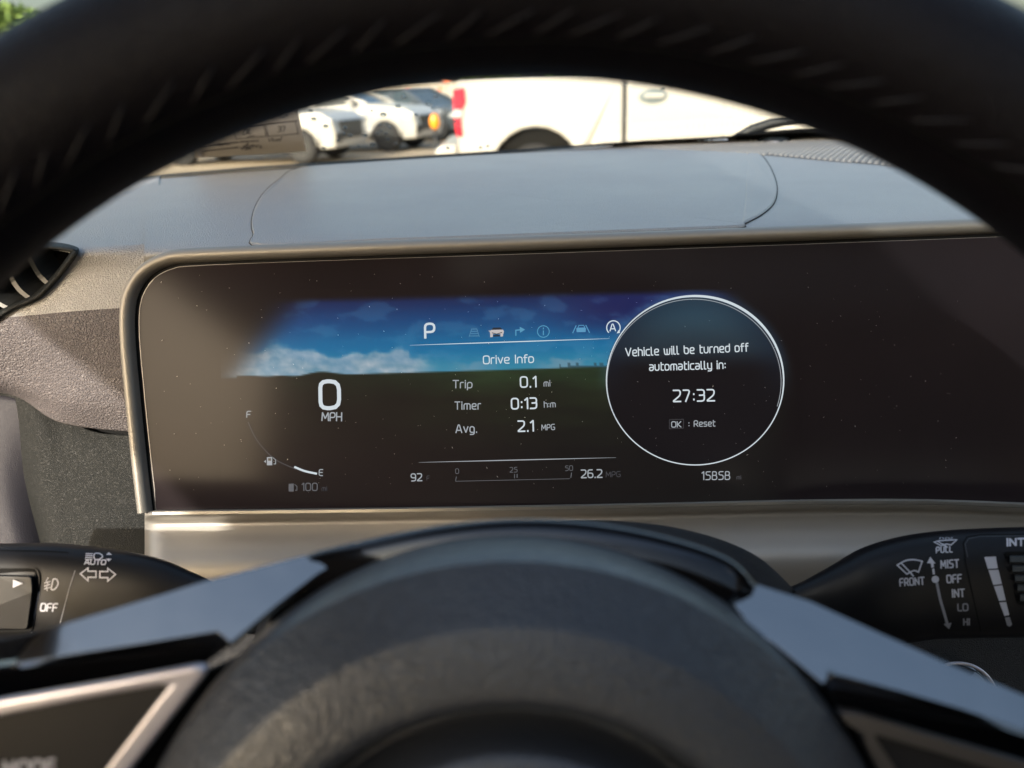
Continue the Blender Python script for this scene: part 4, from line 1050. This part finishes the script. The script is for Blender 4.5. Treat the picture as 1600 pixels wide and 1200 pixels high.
from_bm('handle_cup', hb, mat('handle_shadow', (.16, .20, .22), .4), truck, True, local=True)
lbox('door_handle', hx.x - tk0.x - .10, hx.x - tk0.x + .12, -.04, -.01, hx.z - .018, hx.z + .026, white_paint, truck, .012)
lbox('door_gap', seamx - .022, seamx + .024, .03, 1.9, .55, 1.44, grille_black, truck, 0)
lbox('door_seam', seamx + 1.12, seamx + 1.128, -.002, .01, .56, 1.42, mat('seam_grey', (.2, .2, .19), .6), truck, 0)
lbox('wheel_well', archx - .5, archx + .5, .10, 1.9, .35, ac + .52, black, truck, 0)
lbox('wheel_well', fx - .5, fx + .5, .10, 1.9, .35, ac + .52, black, truck, 0)
lbox('sill_bar', seamx + .1, fx - .6, -.05, .12, .40, .47, grille_black, truck)
for x in (archx, fx):
    wheel(x, .16, .41, truck, 0, .28); wheel(x, 1.84, .41, truck, 1, .28)
lbox('mirror', seamx + 1.95, seamx + 2.12, -.28, -.04, 1.42, 1.66, grille_black, truck, .03)

# ---- ordinary cars
def car(x, y, yaw, label, name, paint, H=1.0, group='cars parked in the lot', amber=False):
    c = empty(name, (0, 0, 0), label, 'car', group)
    b = [(0, .38), (-.02, .62), (.02, .98), (.10, 1.06 * H), (1.1, 1.09 * H), (3.15, 1.06 * H), (4.35, .94 * H), (4.58, .80 * H), (4.64, .62), (4.60, .32), (4.22, .30)] + arc(3.80, .36, .385, 8, 172) + [(3.38, .30), (1.25, .30)] + arc(.84, .36, .385, 8, 172) + [(.4, .34)]
    profile('body', b, 0, 1.84, paint, c, lambda z: .10 if z > 1.0 * H else (.05 if z < .5 else 0), .05)
    profile('greenhouse', [(.15, 1.04 * H), (.55, 1.50 * H), (1.0, 1.58 * H), (2.15, 1.57 * H), (3.2, 1.05 * H)], .10, 1.74, car_glass, c, lambda z: .20 if z > 1.4 * H else 0, .02)
    profile('roof', [(.50, 1.50 * H), (.60, 1.56 * H), (1.0, 1.61 * H), (2.15, 1.60 * H), (2.3, 1.52 * H), (2.1, 1.55 * H), (1.0, 1.56 * H)], .27, 1.57, paint, c, None, .01)
    for s in (0, 1):
        yb, yt = (.085, .285) if s == 0 else (1.755, 1.555)
        for xb, xt, w_ in ((3.25, 2.2, .09), (1.75, 1.7, .07), (.2, .6, .12)):
            P_ = []
            for X_, Y_, Z_ in ((xb, yb, 1.04 * H), (xt, yt, 1.57 * H)):
                P_ += [Vector((X_ - w_, Y_, Z_)), Vector((X_ + w_, Y_, Z_)), Vector((X_ + w_, Y_ + (.05 if s == 0 else -.05), Z_)), Vector((X_ - w_, Y_ + (.05 if s == 0 else -.05), Z_))]
            mk('pillar', P_, [(0, 1, 5, 4), (1, 2, 6, 5), (2, 3, 7, 6), (3, 0, 4, 7), (4, 5, 6, 7), (3, 2, 1, 0)], paint, c, smooth=False, local=True)
        yy_ = -.02 if s == 0 else 1.80
        lbox('headlight', 4.22, 4.58, yy_ + .03, yy_ + .09 + .1, .70 * H, .84 * H, lamp_clear, c, .02)
        lbox('mirror', 2.85, 3.02, (-.17 if s == 0 else 1.85), (-.01 if s == 0 else 2.01), 1.04 * H, 1.20 * H, paint, c, .04)
        lbox('door_handle', 1.35, 1.55, (-.015 if s == 0 else 1.83), (.02 if s == 0 else 1.855), .90 * H, .93 * H, paint, c, .005)
        lbox('wheel_arch_lip', 3.36, 4.24, (.02 if s == 0 else 1.76), (.08 if s == 0 else 1.82), .34, .50, black, c, 0)
    lbox('grille', 4.56, 4.66, .35, 1.49, .50, .78 * H, grille_black, c, .02)
    lbox('air_intake', 4.50, 4.655, .05, .33, .44, .64, grille_black, c, .02)
    lbox('wheel_well', 3.45, 4.15, .12, 1.72, .2, .70, black, c, 0); lbox('wheel_well', .49, 1.19, .12, 1.72, .2, .70, black, c, 0)
    if amber: lbox('marker_lamp', 4.30, 4.50, -.03, .05, .62, .80, amber_lens, c, .02)
    for X_ in (3.80, .84): wheel(X_, .12, .36, c, 0); wheel(X_, 1.72, .36, c, 1)
    rz = R(yaw); c.rotation_euler[2] = rz
    off = Vector((3.80 * math.cos(rz), 3.80 * math.sin(rz), 0)); c.location = Vector((x, y, 0)) - off
    return c
bx = uy(604, 225, 20.4); car(bx.x, 20.4, -17, 'white hatchback with round front wheel in view, just left of the dark car', 'white_hatchback', white_paint, 1.10)
ax = uy(470, 232, 17.6); car(ax.x, 17.6, -13, 'white car at the left of the lot with its front end beside the paper sheet', 'white_sedan', white_paint, 1.12)
dx = uy(668, 200, 24); car(dx.x + .3, 24., -38, 'dark grey car parked behind the rear of the white pickup', 'dark_sedan', dark_paint, .95, amber=False)
# amber lamp on a low white post-like marker beside the dark car
ml = empty('marker_light', uy(679, 192, 15.5), 'orange marker light on a thin grey stem in front of the dark car', 'marker light')
mlc = uy(679, 190, 15.5)
sph = bmesh.new(); bmesh.ops.create_uvsphere(sph, u_segments=16, v_segments=10, radius=1)
for v in sph.verts: v.co = mlc + Vector((v.co.x * .10, v.co.y * .07, v.co.z * .15))
from_bm('lens', sph, amber_lens, ml, True)
tube('stem', [mlc + Vector((0, 0, -.14)), Vector((mlc.x, mlc.y, 0))], .03, grille_black, ml)

ORD = 'first second third fourth fifth sixth seventh eighth ninth tenth eleventh twelfth thirteenth fourteenth fifteenth sixteenth'.split()
# ---- low pale wall, hedge, flags, trees
wallm = mat('pale_wall', (.52, .48, .42), .8, mottle=((.44, .41, .36), .6))
lw = empty('low_wall', (-6, 46, 0), 'long low pale wall across the far side of the lot', 'wall')
for i in range(12): lbox('wall_panel', -32 + i * 5.0, -27.03 + i * 5.0, -.15, .15, 0, 1.75, wallm, lw, .02)
lbox('wall_cap', -32.1, 28.1, -.22, .22, 1.753, 1.87, wallm, lw, .02)
leafs = [mat('leaf_green', (.10, .17, .04), .6), mat('leaf_light', (.20, .30, .07), .6)]
def leaves(name, centres, n, size, parent, m2):
    vs_, fs = [], []; rn = random.Random(len(centres) * 7 + n)
    for i in range(n):
        c, r_ = rn.choice(centres)
        d = Vector((rn.gauss(0, 1), rn.gauss(0, 1), rn.gauss(0, 1))).normalized() * r_ * (rn.random() ** .4)
        p = Vector(c) + d; a = Vector((rn.gauss(0, 1), rn.gauss(0, 1), rn.gauss(0, 1))).normalized(); b = a.orthogonal().normalized(); s = size * rn.uniform(.6, 1.3)
        b0 = len(vs_); vs_ += [p - a * s, p + b * s * .5, p + a * s, p - b * s * .5]; fs.append((b0, b0 + 1, b0 + 2, b0 + 3))
    o = mk(name, vs_, fs, leafs[0], parent, smooth=False, local=True); o.data.materials.append(leafs[1])
    for i, p in enumerate(o.data.polygons): p.material_index = 1 if rn.random() < m2 else 0
    return o
bark = mat('bark', (.10, .075, .055), .9, bump=[('noise', 30, .6, .02)])
def tree(x, y, h, w_, label, n=2200, size=.12, group=None, m2=.5):
    t = empty('broadleaf_tree', (x, y, 0), label, 'tree', group); rn = random.Random(int(x * 10 + y))
    tube('trunk', [(0, 0, 0), (.05, .02, h * .3), (-.04, .05, h * .55), (.03, 0, h * .85)], [h * .03, h * .024, h * .016, h * .006], bark, t, 10, local=True)
    cs = []
    for i in range(9):
        a = rn.uniform(0, 6.28); q = Vector((math.cos(a) * w_ * rn.uniform(.2, .75), math.sin(a) * w_ * rn.uniform(.2, .75), h * rn.uniform(.5, .92)))
        cs.append((q, w_ * rn.uniform(.28, .42)))
        tube('limb', [(0, 0, h * .42), q * .6 + Vector((0, 0, h * .22)), q], [h * .012, h * .008, h * .003], bark, t, 6, local=True)
    leaves('crown', cs, n, size, t, m2)
    return t
tc = on_plane(22, 30, Vector((0, 19, 0)), Vector((0, 1, 0)))
tree(tc.x - .4, 19.0, 4.1, 1.25, 'small yellow green tree at the upper left corner beside the wheel rim', 2600, .10, None, .6)
for i, (x, h) in enumerate([(-24, 4.2), (-17.5, 3.6), (-12, 4.6), (-6.5, 3.9), (-1, 4.4), (5, 3.7), (12, 4.8), (19, 4.0)]):
    tree(x, 52 + (i % 3) * 2, h, 2.6, ORD[i] + ' green tree from the left in the row behind the low pale wall', 1500, .22, 'trees behind the low wall', .35)
flag_m = mat('flag_orange', (.80, .22, .10), .7); pole_m = mat('flag_pole', (.5, .5, .5), .4)
for i, px in enumerate((616, 634, 668, 684, 691)):
    py = (150, 139, 150, 138, 124)[i]; c = uy(px, py, 38)
    f = empty('small_flag', (c.x, 38, 0), ORD[i] + ' small orange pennant from the left above the parked cars', 'flag', 'orange pennants along the lot')
    tube('pole', [(0, 0, 0), (0, 0, c.z + .15)], .02, pole_m, f, 6, local=True)
    z = c.z
    mk('pennant', [(0, 0, z + .15), (.18, .03, z + .09), (.42, -.02, z), (.18, .02, z - .09), (0, 0, z - .15), (0, .012, z + .15), (.18, .042, z + .09), (.42, -.008, z), (.18, .032, z - .09), (0, .012, z - .15)],
       [(0, 1, 2, 3, 4), (9, 8, 7, 6, 5), (0, 5, 6, 1), (1, 6, 7, 2), (2, 7, 8, 3), (3, 8, 9, 4), (4, 9, 5, 0)], flag_m, f, smooth=False, local=True)

# ---- wiper beyond the glass
wp = empty('windscreen_wiper', ws_p(1200, 205) - WN * .02, 'black wiper arm resting at the foot of the windscreen on the right', 'wiper')
def wsb(x, y, o_): return on_plane(x, y, DB - WN * o_, WN)
tube('arm', [wsb(1140, 222, .018), wsb(1175, 203, .03), wsb(1205, 193, .034), wsb(1250, 185, .034), wsb(1400, 178, .034)], [.005, .006, .006, .005, .004], grille_black, wp, 8)
tube('blade', [wsb(1150, 216, .012), wsb(1250, 208, .012), wsb(1420, 196, .012)], .005, black, wp, 8)

# ---- paper sheet behind the windscreen foot
paper = empty('paper_sheet', ws_p(390, 215), 'grey printed form with handwritten notes standing against the foot of the windscreen', 'paper')
PP = ws_p(390, 215) + WN * .012; NP = (WN + Vector((.05, -.05, 0))).normalized()
pap = mat('paper_grey', (.62, .59, .55), .8)
k = Ink(); k.poly([(296, 140), (455, 128), (464, 165), (478, 236), (420, 241), (305, 247), (300, 215)], plane_proj(PP, NP)); solid(k.obj('sheet', pap, paper), .0006)
pp_ = plane_proj(PP, NP, .0004); inkm = mat('pen_ink', (.06, .06, .08), .7)
k = Ink()
for a, b in (((380, 197), (464, 189)), ((312, 228), (352, 224)), ((352, 224), (372, 222)), ((316, 236), (372, 230)), ((375, 221.5), (404, 220))): k.stroke([a, b], 1.6, pp_)
k.stroke([(363, 200), (411, 194), (416, 213), (369, 217)], 1., pp_, True); k.stroke([(414, 193), (461, 189), (466, 209), (419, 213)], 1., pp_, True)
text(k, 'DL', 379, 210, 9, pp_, wt=1.2, ang=-5, slant=.25); k.stroke([(386, 214), (398, 212)], 1, pp_); text(k, '37', 434, 206, 8, pp_, wt=1.1, ang=-4, slant=.1)
rn = random.Random(3)
for (x0, y0, x1, n_) in ((334, 226, 360, 7), (420, 219, 442, 6), (425, 181, 450, 6), (420, 174, 446, 5), (376, 231, 410, 8)):
    pts = [(x0 + (x1 - x0) * i / (n_ * 3), y0 - (i / (n_ * 3)) * 2 + rn.uniform(-3.2, 3.2)) for i in range(n_ * 3)]
    for q in range(n_): k.stroke([tuple(p) for p in spline(V2(pts[q * 3:q * 3 + 3]), 3)], 1., pp_)
k.stroke([tuple(p) for p in spline(V2([(378, 233), (388, 224), (384, 234), (394, 227), (402, 229)]), 5)], 1.2, pp_)
k.obj('handwriting', inkm, paper)
k = Ink(); k.poly([(303, 229), (308, 227), (316, 244), (311, 246)], plane_proj(PP, NP, .0008)); k.obj('tape_strip', print_white, paper)

# ---- raindrops on the outside of the glass
dm = bpy.data.materials.new('water_drop'); dm.use_nodes = True; b = dm.node_tree.nodes['Principled BSDF']
b.inputs['Transmission Weight'].default_value = 1; b.inputs['Roughness'].default_value = 0; b.inputs['IOR'].default_value = 1.14; b.inputs['Base Color'].default_value = (1, 1, 1, 1)
drop_m = glass_mat('rain_water', (.80, .86, .90), 2.2, .05)
drops = [(485, 176, 4.5), (490, 190, 5), (509, 201, 5), (631, 156, 5), (670, 167, 6), (681, 155, 5), (677, 173, 4.5), (622, 170, 5), (599, 183, 6), (539, 204, 5), (537, 213, 4), (547, 216, 5), (570, 215, 5), (594, 200, 3.5), (604, 200, 4), (609, 204, 4), (596, 209, 3.5), (606, 222, 4), (618, 228, 4), (582, 230, 6), (528, 224, 3.5), (506, 235, 4), (461, 234, 4), (542, 157, 4), (533, 155, 3.5), (581, 177, 3), (712, 194, 4), (650, 183, 4), (700, 235, 4), (751, 234, 3.5), (762, 232, 3.5), (1036, 142, 4), (590, 213, 3.5), (603, 213, 4), (560, 232, 3)]
zones = ((560, 'the white car at the left'), (640, 'the white hatchback'), (706, 'the dark car behind the pickup'), (2000, 'the side of the white pickup'))
zone_of = lambda d: next(z for lim_, z in zones if d[0] < lim_)
drops.sort(); dme = None
for i, (x, y, r_) in enumerate(drops):
    c = ws_p(x, y) + WN * .0026 * -1
    s = r_ / F * (c - CAM).length * .8
    if dme is None:
        bm = bmesh.new(); bmesh.ops.create_uvsphere(bm, u_segments=14, v_segments=10, radius=1); dme = bpy.data.meshes.new('raindrop'); bm.to_mesh(dme); bm.free(); dme.materials.append(drop_m)
        for p in dme.polygons: p.use_smooth = True
    o = bpy.data.objects.new('raindrop', dme); COL.objects.link(o)
    e1 = Vector((1, 0, 0)); e2 = sdir
    o.matrix_world = Matrix.Translation(c) @ Matrix((e1, e2, WN)).transposed().to_4x4() @ Matrix.Diagonal((s, s * 1.1, s * .5, 1))
    zn = zone_of((x, y)); tag(o, 'raindrop on the windscreen over %s, %s from the left there' % (zn, ORD[sum(1 for d in drops[:i] if zone_of(d) == zn)]), 'raindrop', 'raindrops on the windscreen')
